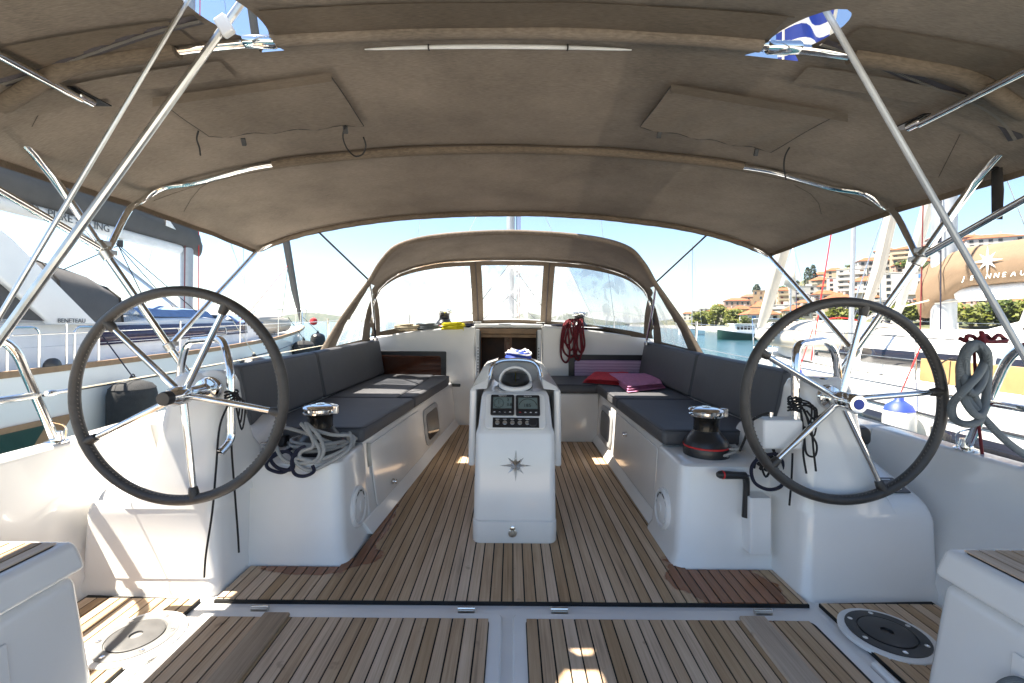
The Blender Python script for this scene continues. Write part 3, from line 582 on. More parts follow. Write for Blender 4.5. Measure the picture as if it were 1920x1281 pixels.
# ------------------------------------------------------------------ cockpit console with instruments and folding table
def console():
    t = thing('cockpit_console', 'white cockpit console with compass, two displays and star emblem', 'console', (0.023, 2.7, 0))
    cx = 0.023
    def ring(z, h, f, b, r=0.04): return rrect(cx - h, cx + h, f, b, z, r)
    MB().loft([ring(0.0, 0.226, 2.474, 4.2), ring(0.012, 0.231, 2.468, 4.2), ring(0.115, 0.230, 2.470, 4.2), ring(0.122, 0.224, 2.478, 4.2)]).build('plinth', 'gelcoat', t, smooth=45)
    body = MB().loft([ring(0.124, 0.227, 2.474, 4.18), ring(0.58, 0.220, 2.500, 4.18), ring(0.595, 0.216, 2.506, 4.18), ring(0.61, 0.208, 2.522, 4.18), ring(0.70, 0.203, 2.592, 4.1), ring(0.765, 0.198, 2.645, 4.0), ring(0.785, 0.190, 2.665, 3.9), ring(0.793, 0.176, 2.69, 3.8)]).build('body', 'gelcoat', t, smooth=50)
    # slanted instrument face
    A = V(cx, 2.515, 0.61); B = V(cx, 2.695, 0.835); tdir = (B - A).normalized(); n = V(1, 0, 0).cross(tdir); n = n if n.y < 0 else -n; u = V(1, 0, 0)
    ip = MB().prism([A + u * p.x + tdir * p.y + n * 0.004 for p in rrect(-0.172, 0.172, -0.005, 0.218, 0, 0.03)], n * 0.014).build('instrument_panel', 'gelcoat', t, bev=0.008)
    base = A + n * 0.0185
    def at(px, py):
        return onP(px, py, base, n)
    for x0, x1, y0, y1, k in ((921, 964, 742, 780, 0), (968, 1012, 743, 781, 1)):
        c = (at(x0, y0) + at(x1, y1)) / 2; hw = (at(x1, y0) - at(x0, y0)).length / 2; hh = (at(x0, y0) - at(x0, y1)).length / 2
        ds = MB().prism([c + u * p.x + tdir * p.y for p in rrect(-hw, hw, -hh, hh, 0, 0.009)], n * 0.014).build('display', 'plastic_black', t, bev=0.003, seg=2)
        sc = c + n * 0.0145 + tdir * hh * 0.13
        MB().prism([sc + u * p.x + tdir * p.y for p in rrect(-hw * 0.80, hw * 0.80, -hh * 0.52, hh * 0.58, 0, 0.003)], n * 0.0008).build('screen', 'lcd', ds, smooth=0)
        g = MB(); q = sc + n * 0.0012
        if k == 0:
            g.torus(q - u * hw * 0.32, n, hh * 0.44, 0.0011, 32, 5)
            for a in range(12):
                e = u * math.cos(a * math.pi / 6) + tdir * math.sin(a * math.pi / 6); g.obox(q - u * hw * 0.32 + e * hh * 0.37, e * 0.003, n.cross(e) * 0.0006, n * 0.0004)
            g.obox(q - u * hw * 0.32 + tdir * 0.006, u * 0.0012, tdir * 0.012, n * 0.0004)
        else:
            for a in range(25):
                an = math.pi * (0.1 + 0.8 * a / 24); e = u * math.cos(an) + tdir * math.sin(an)
                g.obox(q - tdir * hh * 0.35 + e * hh * 0.80, e * 0.0018, n.cross(e) * 0.0032, n * 0.0004)
        g.build('dial', 'lcd_ink', ds, smooth=0)
        txt = ['3', '0.8'] if k == 0 else ['185']
        for j, s_ in enumerate(txt): text_mesh('readout', s_, 'lcd_ink', ds, q + u * (hw * 0.38 if k == 0 else -hw * 0.38) + tdir * (hh * 0.22 - j * hh * 0.5 if k == 0 else -hh * 0.34), u, tdir, 0.024 if k == 0 else 0.030, 0.0004)
        text_mesh('maker_name', 'Raymarine', 'label_white', ds, c + n * 0.0145 + tdir * hh * 0.82, u, tdir, 0.0105, 0.0003, 'CENTER')
        for j in range(4):
            p = c + n * 0.0142 - tdir * hh * 0.76 + u * hw * (-0.66 + 0.44 * j)
            MB().obox(p, u * 0.011, tdir * 0.006, n * 0.002).build('key', 'plastic_grey' if False else 'plastic_black', ds, bev=0.002, seg=2)
            mk = MB()
            if k == 0 and j in (1, 2):
                s2 = 1 if j == 1 else -1; mk.add([p + u * -0.006 - tdir * 0.002 * s2 + n * 0.0025, p + tdir * 0.004 * s2 + n * 0.0025, p + u * 0.006 - tdir * 0.002 * s2 + n * 0.0025, p + tdir * 0.001 * s2 + n * 0.0025], [(0, 1, 3), (1, 2, 3)])
            else: mk.obox(p + n * 0.0025, u * 0.006, tdir * 0.0012, n * 0.0002); mk.obox(p + n * 0.0025 + tdir * 0.003, u * 0.004, tdir * 0.0008, n * 0.0002)
            mk.build('key_mark', 'red' if (k == 1 and j == 0) else 'label_white', ds, smooth=0)
    c = (at(924, 785) + at(1011, 801)) / 2; hw = (at(1011, 793) - at(924, 793)).length / 2; hh = 0.030
    sp = MB().prism([c + u * p.x + tdir * p.y for p in rrect(-hw, hw, -hh, hh, 0, 0.003)], n * 0.004).build('switch_panel', 'plastic_black', t, bev=0.001, seg=1)
    for j in range(5):
        p = c + n * 0.004 + u * (-hw + 0.026 + 0.0415 * j) - tdir * 0.002
        MB().lathe(p, n, [(0.0125, 0), (0.0125, 0.003), (0.009, 0.004), (0.0085, 0.002), (0.001, 0.002)], 16).build('push_button', 'steel_dull', sp)
        MB().obox(p + tdir * 0.021, u * 0.010, tdir * 0.0014, n * 0.0006).build('caption', 'label_white', sp, smooth=0)
    sk = MB().lathe(c + n * 0.004 + u * (hw - 0.035), n, [(0.024, 0), (0.024, 0.004), (0.021, 0.006), (0.001, 0.006)], 24).build('socket_cap', 'plastic_black', sp)
    # compass
    cc = W(966, 722, 2.80); up = V(0, -0.28, 1).normalized()
    cb = MB().lathe(cc, up, [(0.098, -0.05), (0.104, -0.03), (0.104, 0.010), (0.100, 0.020), (0.092, 0.024)], 36).build('compass', 'plastic_white', t)
    MB().torus(cc - up * 0.002, up, 0.104, 0.004, 40, 6).build('trim_ring', 'plastic_black', cb)
    MB().lathe(cc, up, [(0.088 * math.cos(a), 0.022 + 0.080 * math.sin(a)) for a in [i * math.pi / 2 / 9 for i in range(10)]], 36, caps=False).build('dome', 'glass', cb)
    MB().lathe(cc, up, [(0.080, 0.0), (0.080, 0.024), (0.055, 0.034), (0.02, 0.040), (0.004, 0.062)], 32).build('card', 'plastic_grey', cb)
    MB().tube([cc + up * 0.03 + V(0, -0.06, 0), cc + up * 0.075], 0.002, 6).build('lubber_line', 'rope_yellow', cb)
    MB().tube([cc + V(math.cos(a) * 0.090, math.sin(a) * 0.03 - 0.01, 0.02 + 0.088 * math.sin(a * 1.0)) if False else cc + up * (0.022 + 0.09 * math.sin(a)) + V(0.094 * math.cos(a), 0.03, 0) for a in [i * math.pi / 14 for i in range(15)]], 0.009, 8).build('hood', 'plastic_white', cb)
    # chrome guard rail
    pts = [W(917, 712, 2.92), W(922, 690, 2.94), W(936, 678, 2.96), W(966, 675, 2.97), W(996, 678, 2.96), W(1010, 690, 2.94), W(1015, 712, 2.92)]
    MB().tube(smooth_path(pts, 6), 0.013, 10).build('grab_rail', 'steel', t)
    MB().prism([V(cx + p.x, 2.99, p.y) for p in rrect(-0.145, 0.145, 0.80, 0.945, 0, 0.06)], (0, 0.012, 0)).build('windscreen', 'plastic_grey', t, bev=0.003)
    # table leaves hanging at both sides
    for s in (-1, 1):
        MB().hexa([(cx + s * 0.238, 2.70, 0.345), (cx + s * 0.278, 2.70, 0.345), (cx + s * 0.278, 4.15, 0.345), (cx + s * 0.238, 4.15, 0.345), (cx + s * 0.232, 2.72, 0.80), (cx + s * 0.272, 2.72, 0.80), (cx + s * 0.262, 4.15, 0.835), (cx + s * 0.222, 4.15, 0.835)]).build('table_leaf', 'gelcoat', t, bev=0.014, seg=3)
        MB().hexa([(cx + s * 0.17, 2.74, 0.80), (cx + s * 0.262, 2.725, 0.795), (cx + s * 0.25, 4.15, 0.835), (cx + s * 0.15, 4.15, 0.86), (cx + s * 0.16, 2.78, 0.86), (cx + s * 0.25, 2.75, 0.815), (cx + s * 0.245, 4.15, 0.85), (cx + s * 0.14, 4.15, 0.885)]).build('table_edge', 'gelcoat', t, bev=0.008)
    em = MB(); ec = onP(967, 873, V(cx, 2.492, 0.4), V(0, -1, 0.05)); star(em, ec + V(0, -0.004, 0), (1, 0, 0), (0, 0.05, 1), (0, -1, 0.05), 0.088, 0.062, 0.02); em.build('star_emblem', 'star_chrome', t, smooth=0)
    lp = W(961, 1000, 2.466)
    lt = MB().lathe(V(lp.x, 2.470, lp.z), (0, -1, 0), [(0.024, -0.004), (0.024, 0.004), (0.02, 0.006), (0.014, 0.006), (0.012, 0.010), (0.001, 0.011)], 20).build('latch', 'steel_dull', t)
    MB().lathe(V(lp.x, 2.470, lp.z + 0.024), (0, -1, 0), [(0.014, -0.004), (0.014, 0.005), (0.008, 0.008), (0.001, 0.008)], 16).build('latch_eye', 'steel', lt)
console()
# ------------------------------------------------------------------ helm pedestals
def helm(sg, hub, label):
    t = thing('helm_pedestal', label, 'helm pedestal', (sg * 1.5, 2.3, 0))
    def rr(z, a, b, f, k, r): return [V(p.x * sg, p.y, p.z) for p in rrect(a, b, f, k, z, r)]
    MB().loft([rr(-0.03, 1.285, 1.93, 1.995, 2.72, 0.05), rr(0.02, 1.288, 1.93, 1.998, 2.72, 0.05), rr(0.05, 1.305, 1.925, 2.022, 2.72, 0.05), rr(0.33, 1.312, 1.905, 2.019, 2.72, 0.05)] +
              [[V(p.x, p.y, zz + max(0, p.y - 2.05) * 0.32) for p in rr(0.43, 1.315 + i_, 1.90 - i_ * 1.3, 2.020 + i_, 2.72, 0.05)] for zz, i_ in ((0.365, 0.004), (0.39, 0.013), (0.410, 0.028), (0.422, 0.048), (0.428, 0.075))]).build('base', 'gelcoat', t, smooth=45)
    MB().loft([rr(0.36, 1.30, 1.76, 2.02, 2.68, 0.06), rr(0.46, 1.315, 1.68, 2.035, 2.52, 0.06), rr(0.60, 1.322, 1.63, 2.050, 2.38, 0.06), rr(0.80, 1.328, 1.60, 2.068, 2.29, 0.06), rr(0.90, 1.332, 1.585, 2.080, 2.27, 0.06), rr(0.935, 1.345, 1.572, 2.093, 2.255, 0.055), rr(0.955, 1.375, 1.545, 2.12, 2.23, 0.045)]).build('tower', 'gelcoat', t, smooth=50)
    # shaft boss
    MB().lathe(V(hub.x, 2.12, hub.z), (0, -1, 0), [(0.085, -0.03), (0.085, 0.005), (0.075, 0.014), (0.060, 0.018)], 32).build('bearing_flange', 'plastic_white' if sg < 0 else 'steel', t)
    MB().lathe(V(hub.x, 2.12, hub.z), (0, -1, 0), [(0.058, 0.0), (0.058, 0.045), (0.050, 0.06), (0.03, 0.065), (0.028, 2.12 - hub.y - 0.03)], 28).build('shaft', 'steel', t)
    return t
HL = W(336, 742, 1.90); HR = W(1582, 752, 1.985)
tl = helm(-1, HL, 'white helm pedestal in sunlight with chrome hand rail and black cord coil')
trr = helm(1, HR, 'white helm pedestal with engine lever, button panel and white instrument box')
for tt, sg in ((tl, -1), (trr, 1)):
    pts = ([W(338, 800, 2.30), W(338, 690, 2.30), W(350, 640, 2.28), W(418, 634, 2.14), W(432, 690, 2.08), W(434, 825, 2.06), W(412, 850, 2.0)] if sg < 0 else
           [W(1491, 800, 2.06), W(1491, 690, 2.06), W(1494, 646, 2.08), W(1548, 637, 2.22), W(1566, 660, 2.27), W(1573, 720, 2.28), W(1573, 760, 2.28)])
    MB().tube(fillet(pts, 0.06), 0.0175, 12).build('hand_rail', 'steel', tt)
# engine lever and button panel on the right-hand base
lv = W(1707, 930, 2.30)
lev = MB().lathe(V(1.80, 2.34, 0.50), (-1, 0, 0.2), [(0.05, -0.02), (0.05, 0.01), (0.03, 0.02), (0.02, 0.03)], 20).build('engine_control', 'plastic_grey', trr)
MB().tube([V(1.775, 2.33, 0.50), V(1.77, 2.30, 0.575), V(1.765, 2.285, 0.62)], [0.014, 0.012, 0.014], 10).build('lever', 'plastic_black', lev)
MB().prism([V(1.755, 2.275, 0.60) + V(p.x, 0, p.y) for p in rrect(-0.028, 0.048, 0, 0.085, 0, 0.026)], (0, 0.035, 0.01)).build('grip', 'plastic_black', lev, bev=0.008)
pn = V(0, -0.305, 0.952).normalized(); pt = V(0, 0.952, 0.305).normalized(); pc = V(1.765, 2.125, 0.452)
bp = MB().prism([pc + V(p.x, 0, 0) + pt * p.y for p in rrect(-0.062, 0.062, -0.055, 0.055, 0, 0.008)], pn * 0.006).build('button_panel', 'plastic_black', trr, bev=0.002, seg=1)
for (a, b, m) in ((-0.025, 0.012, 'red'), (0.03, 0.012, 'button_green'), (-0.032, -0.026, 'button_amber'), (-0.003, -0.026, 'button_amber'), (0.026, -0.026, 'label_white')):
    MB().lathe(pc + V(a, 0, 0) + pt * b + pn * 0.006, pn, [(0.010, 0), (0.010, 0.003), (0.008, 0.004)], 14).build('button', m, bp)
for a, b in ((-0.024, 0.012), (0.014, 0.020)): MB().obox(pc + V(a, 0, 0) + pt * 0.038 + pn * 0.0065, (b, 0, 0), pt * 0.003, pn * 0.0004).build('caption', 'label_white', bp, smooth=0)
MB().prism([V(1.602, 2.30, 0.55), V(1.655, 2.30, 0.47), V(1.655, 2.48, 0.52), V(1.602, 2.48, 0.60)], (0.006, 0, 0.004)).build('side_window', 'dark_glass', trr, bev=0.002)
bxw = W(1462, 812, 2.06)
ib = MB().box((bxw.x - 0.09, 2.03, bxw.z - 0.068), (bxw.x + 0.09, 2.12, bxw.z + 0.065)).build('instrument_box', 'plastic_white', trr, bev=0.012)
MB().tube([V(bxw.x - 0.03, 2.08, bxw.z + 0.06), V(bxw.x - 0.03, 2.08, bxw.z + 0.09)], 0.01, 8).build('cable_gland', 'steel', ib)
MB().tube(smooth_path([V(bxw.x - 0.03, 2.08, bxw.z + 0.085), V(bxw.x - 0.06, 2.08, bxw.z + 0.08), V(bxw.x - 0.12, 2.09, bxw.z + 0.04), V(bxw.x - 0.125, 2.12, bxw.z - 0.04), V(bxw.x - 0.11, 2.2, bxw.z - 0.12)]), 0.006, 8).build('cable', 'rope_black', ib)
# ------------------------------------------------------------------ steering wheels
def wheel(c, ang0, rad, label, cap):
    t = thing('steering_wheel', label, 'steering wheel', c)
    rim = MB().torus(c, (0, 1, 0), rad, 0.0215, 96, 14).build('rim', 'leather', t, smooth=80)
    st = MB()
    for k in range(150):
        a = 2 * math.pi * k / 150; e = V(math.cos(a), 0, math.sin(a)); tg = V(-math.sin(a), 0, math.cos(a))
        st.obox(c + e * (rad - 0.0205) + V(0, -0.009, 0), (tg + V(0, 0.6, 0)).normalized() * 0.0036, e * 0.0014, tg.cross(e) * 0.0012)
    st.build('stitching', 'stitch', rim, smooth=0)
    for k in range(5):
        a = R(ang0 + 72 * k); e = V(math.cos(a), 0, math.sin(a))
        s = MB().tube([c + e * 0.03 + V(0, 0.02, 0), c + e * 0.2 + V(0, 0.012, 0), c + e * (rad - 0.012)], [0.0145, 0.0135, 0.0115], 12).build('spoke', 'steel', t, smooth=60)
        MB().lathe(c + e * (rad - 0.014), -e, [(0.021, -0.01), (0.019, 0.018), (0.0165, 0.036), (0.015, 0.038)], 14).build('socket', 'leather', s)
    hb = MB().lathe(c, (0, -1, 0), [(0.030, -0.05), (0.036, -0.04), (0.040, -0.01), (0.040, 0.03), (0.034, 0.045), (0.030, 0.06)], 28).build('hub', 'steel', t)
    MB().lathe(c + V(0, -0.055, 0), (0, -1, 0), [(0.029, 0), (0.029, 0.030), (0.026, 0.036), (0.001, 0.037)] if cap == 'plastic_black' else [(0.040, -0.02), (0.042, 0.02), (0.036, 0.032), (0.001, 0.033)], 24).build('hub_cap', cap, hb)
    if cap != 'plastic_black': MB().lathe(c + V(0, -0.0885, 0), (0, -1, 0), [(0.022, -0.002), (0.022, 0.001), (0.001, 0.0012)], 20).build('badge', 'blue', hb)
wheel(HL, 63, 0.437, 'leather-rimmed steering wheel with black hub cap, in front of the sunlit pedestal', 'plastic_black')
wheel(HR, 78, 0.432, 'leather-rimmed steering wheel with blue hub badge, in front of the engine lever', 'steel')
# ------------------------------------------------------------------ winches
def winch(c, k, label, group=None):
    c = Vector(c); t = thing('winch', label, 'winch', c, group); z = (0, 0, 1)
    def P(pr): return [(r * k, h * k) for r, h in pr]
    MB().lathe(c, z, P([(0.118, 0), (0.120, 0.012), (0.120, 0.045), (0.117, 0.052), (0.112, 0.075), (0.095, 0.100), (0.078, 0.118), (0.070, 0.135)]), 36).build('base', 'plastic_black', t, smooth=50)
    MB().lathe(c, z, P([(0.1205, 0.047), (0.1215, 0.049), (0.1215, 0.054), (0.1185, 0.056)]), 36, caps=False).build('red_band', 'red', t)
    MB().lathe(c, z, P([(0.070, 0.12), (0.066, 0.15), (0.066, 0.19), (0.072, 0.205), (0.080, 0.212)]), 36).build('drum', 'winch_black', t, smooth=50)
    MB().lathe(c, z, P([(0.088, 0.212), (0.090, 0.220), (0.070, 0.224), (0.070, 0.232), (0.090, 0.236), (0.094, 0.244), (0.086, 0.252), (0.05, 0.258), (0.026, 0.259), (0.024, 0.262), (0.012, 0.262), (0.011, 0.250), (0.001, 0.250)]), 36).build('self_tailing_jaw', 'steel', t, smooth=40)
    MB().obox(c + V(0.088, -0.02, 0.232) * k, V(0.018, 0, 0) * k, V(0, 0.014, 0) * k, V(0, 0, 0.024) * k).build('feeder_arm', 'steel', t, bev=0.006 * k)
    return t
wl = W(600, 838, 2.50); wr = W(1324, 833, 2.50)
winch((wl.x, 2.50, 0.486), 1.0, 'black and chrome winch with grey and navy rope heaped around it')
winch((wr.x, 2.50, 0.486), 1.0, 'black and chrome winch with red band, bare of rope')
w2 = W(833, 600, 5.75); w3 = W(1086, 604, 5.75)
winch((w2.x, w2.y, 1.105), 0.98, 'chrome-topped winch on the cabin roof beside the yellow rope')
winch((w3.x, w3.y, 1.085), 0.98, 'chrome-topped winch on the cabin roof with dark red rope hung over it')
# ------------------------------------------------------------------ winch handle in its pocket
pk = W(1411, 965, 2.275)
t = thing('winch_crank', 'black winch handle with red band standing in a white pocket', 'winch handle', (pk.x, 2.27, 0.2))
ht = W(1402, 925, 2.24)
MB().loft([rrect(pk.x - 0.05, pk.x + 0.055, 2.20, 2.29, z, 0.012) for z in (0.085, 0.36)], caps=True).build('pocket', 'plastic_white', t, bev=0.004)
MB().tube(smooth_path([V(ht.x - 0.01, 2.245, 0.25), V(ht.x - 0.005, 2.243, 0.40), V(ht.x - 0.012, 2.24, 0.455)]), [0.016] * 12 + [0.02], 10).build('arm', 'plastic_black', t)
g0 = W(1345, 890, 2.22); g1 = V(ht.x - 0.012, 2.24, 0.455)
MB().tube([g0, lerp(g0, g1, 0.08), lerp(g0, g1, 0.3), lerp(g0, g1, 0.8), g1], [0.012, 0.0185, 0.020, 0.017, 0.018], 14).build('grip', 'plastic_black', t)
MB().tube([lerp(g0, g1, 0.16), lerp(g0, g1, 0.21)], 0.0205, 14).build('red_band', 'red', t)
# ------------------------------------------------------------------ bimini: awning panels on chrome hoops
def zc(x, d):
    base = interp([(0.2, 2.17), (0.9, 2.235), (1.64, 2.25), (2.58, 2.205), (3.3, 2.185), (3.9, 2.150)], d)
    ax = abs(x); sag = 0
    for a, b in ((0.3, 1.64), (1.64, 2.58), (2.58, 3.9)):
        if a < d < b: sag = 0.028 * math.sin(math.pi * (d - a) / (b - a))
    return base - 0.050 * ax ** 2 - 0.0009 * ax ** 6 - sag * max(0.0, 1 - ax / 2.6)
def wr(x, d):
    e = max(0, abs(x) - 1.5) / 0.7
    return (0.007 - 0.003 * min(1, e)) * pnoise(V(x * 2.3, d * 2.6, 4.1)) + 0.0012 * min(1, e) * math.sin(d * 19 + x * 5)
def bim(px, py, off=-0.006):
    d = 2.5
    for _ in range(40):
        r = ray(px, py); x = r.x * d; z = zc(x, d) + wr(x, d); d = 0.5 * d + 0.5 * max(0.3, (z - CAMZ) / max(r.z, 0.05))
    return V(r.x * d, d, zc(r.x * d, d) + wr(r.x * d, d) + off)
BIM = thing('bimini_awning', 'taupe canvas bimini awning stretched on chrome hoops over the cockpit', 'awning', (0, 2.2, 0.9))
def hwid(d): return interp([(0.3, 2.17), (1.64, 2.22), (2.58, 2.18), (3.3, 2.185), (3.9, 2.20)], d)
HOLES = [(-0.935, 1.475, 0.080, 0.165, -0.2), (0.99, 1.555, 0.078, 0.15, 0.32)]
def panel(d0, d1, nu, nv, name, gap=None, holes=False):
    def fn(u, v):
        dd0 = d0; dd1 = d1
        x0 = (u * 2 - 1)
        d = lerp(dd0, dd1, v); x = x0 * hwid(d)
        if gap and v < 0.12: d += gap(x) * (1 - v / 0.12)
        return V(x, d, zc(x, d) + wr(x, d))
    mb = MB(); mb.grid(fn, nu, nv)
    if holes:
        def q(p, h):
            c, s = math.cos(h[4]), math.sin(h[4]); a = p.x - h[0]; b = p.y - h[1]; return (a * c + b * s) / h[2], (-a * s + b * c) / h[3]
        keep = []
        for f in mb.f:
            c = sum((mb.v[i] for i in f), V(0, 0, 0)) / 4
            if all(math.hypot(*q(c, h)) > 1 for h in HOLES): keep.append(f)
        cnt = {}
        for f in keep:
            for i in f: cnt[i] = cnt.get(i, 0) + 1
        mb.f = keep
        for i, k in cnt.items():
            if k < 4:
                for h in HOLES:
                    a, b = q(mb.v[i], h); m = math.hypot(a, b)
                    if m < 1.45:
                        a /= m; b /= m; a *= h[2]; b *= h[3]; c, s = math.cos(h[4]), math.sin(h[4]); x = h[0] + a * c - b * s; d = h[1] + a * s + b * c
                        mb.v[i] = V(x, d, zc(x, d) + wr(x, d))
        used = sorted(cnt); mp_ = {o: n for n, o in enumerate(used)}; mb.v = [mb.v[i] for i in used]; mb.f = [tuple(mp_[i] for i in f) for f in mb.f]
    return mb.build(name, 'awning', BIM, smooth=80)
def slit(x): return 0.010 * max(0.0, math.sin(math.pi * (x + 0.56) / 1.0)) ** 0.35 if -0.56 < x < 0.44 else 0.0
panel(2.56, 3.90, 80, 26, 'front_panel')
panel(1.70, 2.585, 80, 22, 'middle_panel')
MB().tube([V(x, 1.705, zc(x, 1.705) - 0.007) for x in [lerp(-0.56, 0.44, i / 24) for i in range(25)]], [0.002 + 0.006 * math.sin(math.pi * i / 24) ** 0.5 for i in range(25)], 8).build('slit_rod', 'letter_white', BIM)  # pale rod added in place of the bright slit between the panels
for x in (-0.32, 0.20): MB().torus(V(x, 1.705, zc(x, 1.705) - 0.007), (1, 0, 0), 0.010, 0.003, 12, 5).build('slit_tie', 'webbing', BIM)
panel(0.25, 1.702, 150, 50, 'aft_panel', holes=True)
def strip(pathfn, x0, x1, n, d0, d1, mat, name, off, parent=BIM):
    mb = MB(); mb.grid(lambda u, v: (lambda x, d: V(x, d, zc(x, d) + wr(x, d) + off))(lerp(x0, x1, u), lerp(d0, d1, v)), n, 3)
    return mb.build(name, mat, parent, smooth=80)
# sleeves that hold the hoops, and turned hems
MB().tube([V(x, 1.62, zc(x, 1.62) - 0.014) for x in [lerp(-0.86, 0.88, i / 40) for i in range(41)]], 0.024, 10).build('hoop_sleeve', 'awning', BIM, smooth=80)
strip(None, -0.84, 0.88, 40, 1.46, 1.60, 'awning_band', 'hoop_pocket', -0.010)
MB().tube([V(x, 2.58, zc(x, 2.58) - 0.020) for x in [lerp(-1.36, 1.30, i / 50) for i in range(51)]], 0.027, 10).build('hoop_sleeve', 'awning_band', BIM, smooth=80)
for s in (-1, 1):
    strip(None, s * 1.12, s * 2.16, 26, 1.47, 1.60, 'awning_band', 'hoop_pocket', -0.010)
    strip(None, s * 1.10, s * 2.18, 26, 1.70, 1.80, 'awning', 'hoop_sleeve', -0.016)
    mb = MB(); mb.grid(lambda u, v: (lambda d: V(s * (hwid(d) - 0.012 * v), d, zc(hwid(d), d) + wr(s * hwid(d), d) - 0.035 * v))(lerp(0.3, 3.9, u)), 70, 3); mb.build('side_hem', 'awning_band', BIM, smooth=80)
mb = MB(); mb.grid(lambda u, v: (lambda x: V(x, 3.90 - 0.02 * v + 0.004 * math.sin(x * 40), zc(x, 3.9) + wr(x, 3.9) - 0.045 * v - 0.010 * max(0, abs(x) - 1.7) * math.sin(x * 47)))(lerp(-2.2, 2.2, u)), 110, 3); mb.build('front_hem', 'awning_band', BIM, smooth=80)
# seams
def seam(pts, r=0.0013, mat='seam_brown', name='seam'):
    MB().tube([bim(*p) for p in pts], r, 5).build(name, mat, BIM)
def pxline(a, b, n=10, bow=0): return [(lerp(a[0], b[0], i / n), lerp(a[1], b[1], i / n) + bow * math.sin(math.pi * i / n)) for i in range(n + 1)]
def dline(x0, x1, d, n=60, r=0.0013, off=-0.008, name='seam'):
    MB().tube([V(lerp(x0, x1, i / n), d, zc(lerp(x0, x1, i / n), d) + wr(lerp(x0, x1, i / n), d) + off) for i in range(n + 1)], r, 5).build(name, 'seam_brown', BIM)
dline(-0.82, 0.90, 1.462); dline(-1.36, 1.30, 2.552, off=-0.010, r=0.005); dline(-1.9, 1.9, 3.82); dline(-2.1, 2.1, 2.66)
seam(pxline((60, 235), (150, 120), 8, -18)); seam(pxline((1760, 330), (1800, 250), 8)); seam([(345, 395), (358, 372), (376, 350), (400, 336)]); seam([(1540, 400), (1535, 380), (1520, 362), (1490, 345)])
# zips
for pts in ([(374, 32), (330, 42), (280, 55), (220, 75), (160, 97), (100, 120), (50, 137), (0, 152)], [(1540, 76), (1590, 92), (1650, 115), (1720, 145), (1790, 172), (1850, 200), (1885, 228), (1905, 258)]):
    P = [bim(x, y, -0.009) for x, y in pts]; P = smooth_path(P, 5); mb = MB(); rows = []
    for i, p in enumerate(P):
        tg = (P[min(i + 1, len(P) - 1)] - P[max(i - 1, 0)]).normalized(); sd = tg.cross(V(0, 0, 1)).normalized(); wv = 0.003 * math.sin(i * 1.3)
        rows.append([p + sd * 0.022, p + sd * 0.004 + V(0, 0, -0.004 + wv), p - sd * 0.004 + V(0, 0, -0.004 + wv), p - sd * 0.022])
    mb.loft(rows, caps=False, closed=False); z_ = mb.build('zip', 'zip', BIM, smooth=60)
    mb = MB()
    for i in range(len(P) * 4 - 6):
        a = P[i // 4].lerp(P[min(i // 4 + 1, len(P) - 1)], (i % 4) / 4); tg = (P[min(i // 4 + 1, len(P) - 1)] - P[i // 4]); tg = tg.normalized() if tg.length > 1e-6 else V(1, 0, 0); mb.obox(a + V(0, 0, -0.006), tg * 0.0022, tg.cross(V(0, 0, 1)).normalized() * 0.005, V(0, 0, 0.0015))
    mb.build('zip_teeth', 'stitch', z_, smooth=0)
# ventilation flaps with header bands, buckles and cords
def flap(q, head, buckles):
    def bl(u, v): return tuple(lerp(lerp(q[0][k], q[1][k], u), lerp(q[3][k], q[2][k], u), v) for k in (0, 1))
    mb = MB(); mb.grid(lambda u, v: bim(*bl(u, v), -0.018 - 0.006 * math.sin(u * 22 + v * 5) * v - 0.004), 40, 14); fl = mb.build('vent_flap', 'awning', BIM, smooth=80)
    mb = MB(); h0, h1, hw = head; mb.grid(lambda u, v: bim(lerp(h0[0], h1[0], u), lerp(h0[1], h1[1], u) + hw * v, -0.026), 24, 2); mb.build('header_band', 'awning_band', fl, smooth=80)
    for a, b in (((0, 1), (1, 1)), ((1, 0), (1, 1)), ((0, 0), (1, 0)), ((0, 0), (0, 1))):
        MB().tube([bim(*bl(lerp(a[0], b[0], i / 14), lerp(a[1], b[1], i / 14)), -0.021 - 0.006 * math.sin(lerp(a[0], b[0], i / 14) * 22 + lerp(a[1], b[1], i / 14) * 5) * lerp(a[1], b[1], i / 14)) for i in range(15)], 0.0025, 5).build('edge_binding', 'webbing', fl)
    for (x, y) in buckles:
        p = bim(x, y, -0.035); MB().obox(p, (0.011, 0, 0), (0, 0.004, 0.004), (0, -0.008, 0.016)).build('buckle', 'plastic_black', fl, bev=0.003, seg=2)
flap([(300, 180), (618, 130), (682, 226), (392, 250)], ((286, 172), (622, 124), 17), [(457, 253), (648, 230)])
flap([(1258, 152), (1572, 205), (1446, 276), (1200, 232)], ((1258, 146), (1590, 202), 16), [(1236, 239), (1418, 273)])
for pts in ([(648, 224), (643, 240), (650, 258), (665, 270), (680, 262), (686, 240), (682, 218)], [(372, 234), (369, 244), (374, 256), (376, 266)], [(1480, 266), (1472, 278), (1470, 296), (1474, 314)]):
    MB().tube(smooth_path([bim(x, y, -0.03 - 0.012 * i) for i, (x, y) in enumerate(pts)]), 0.004, 6).build('cord', 'rope_black', BIM)
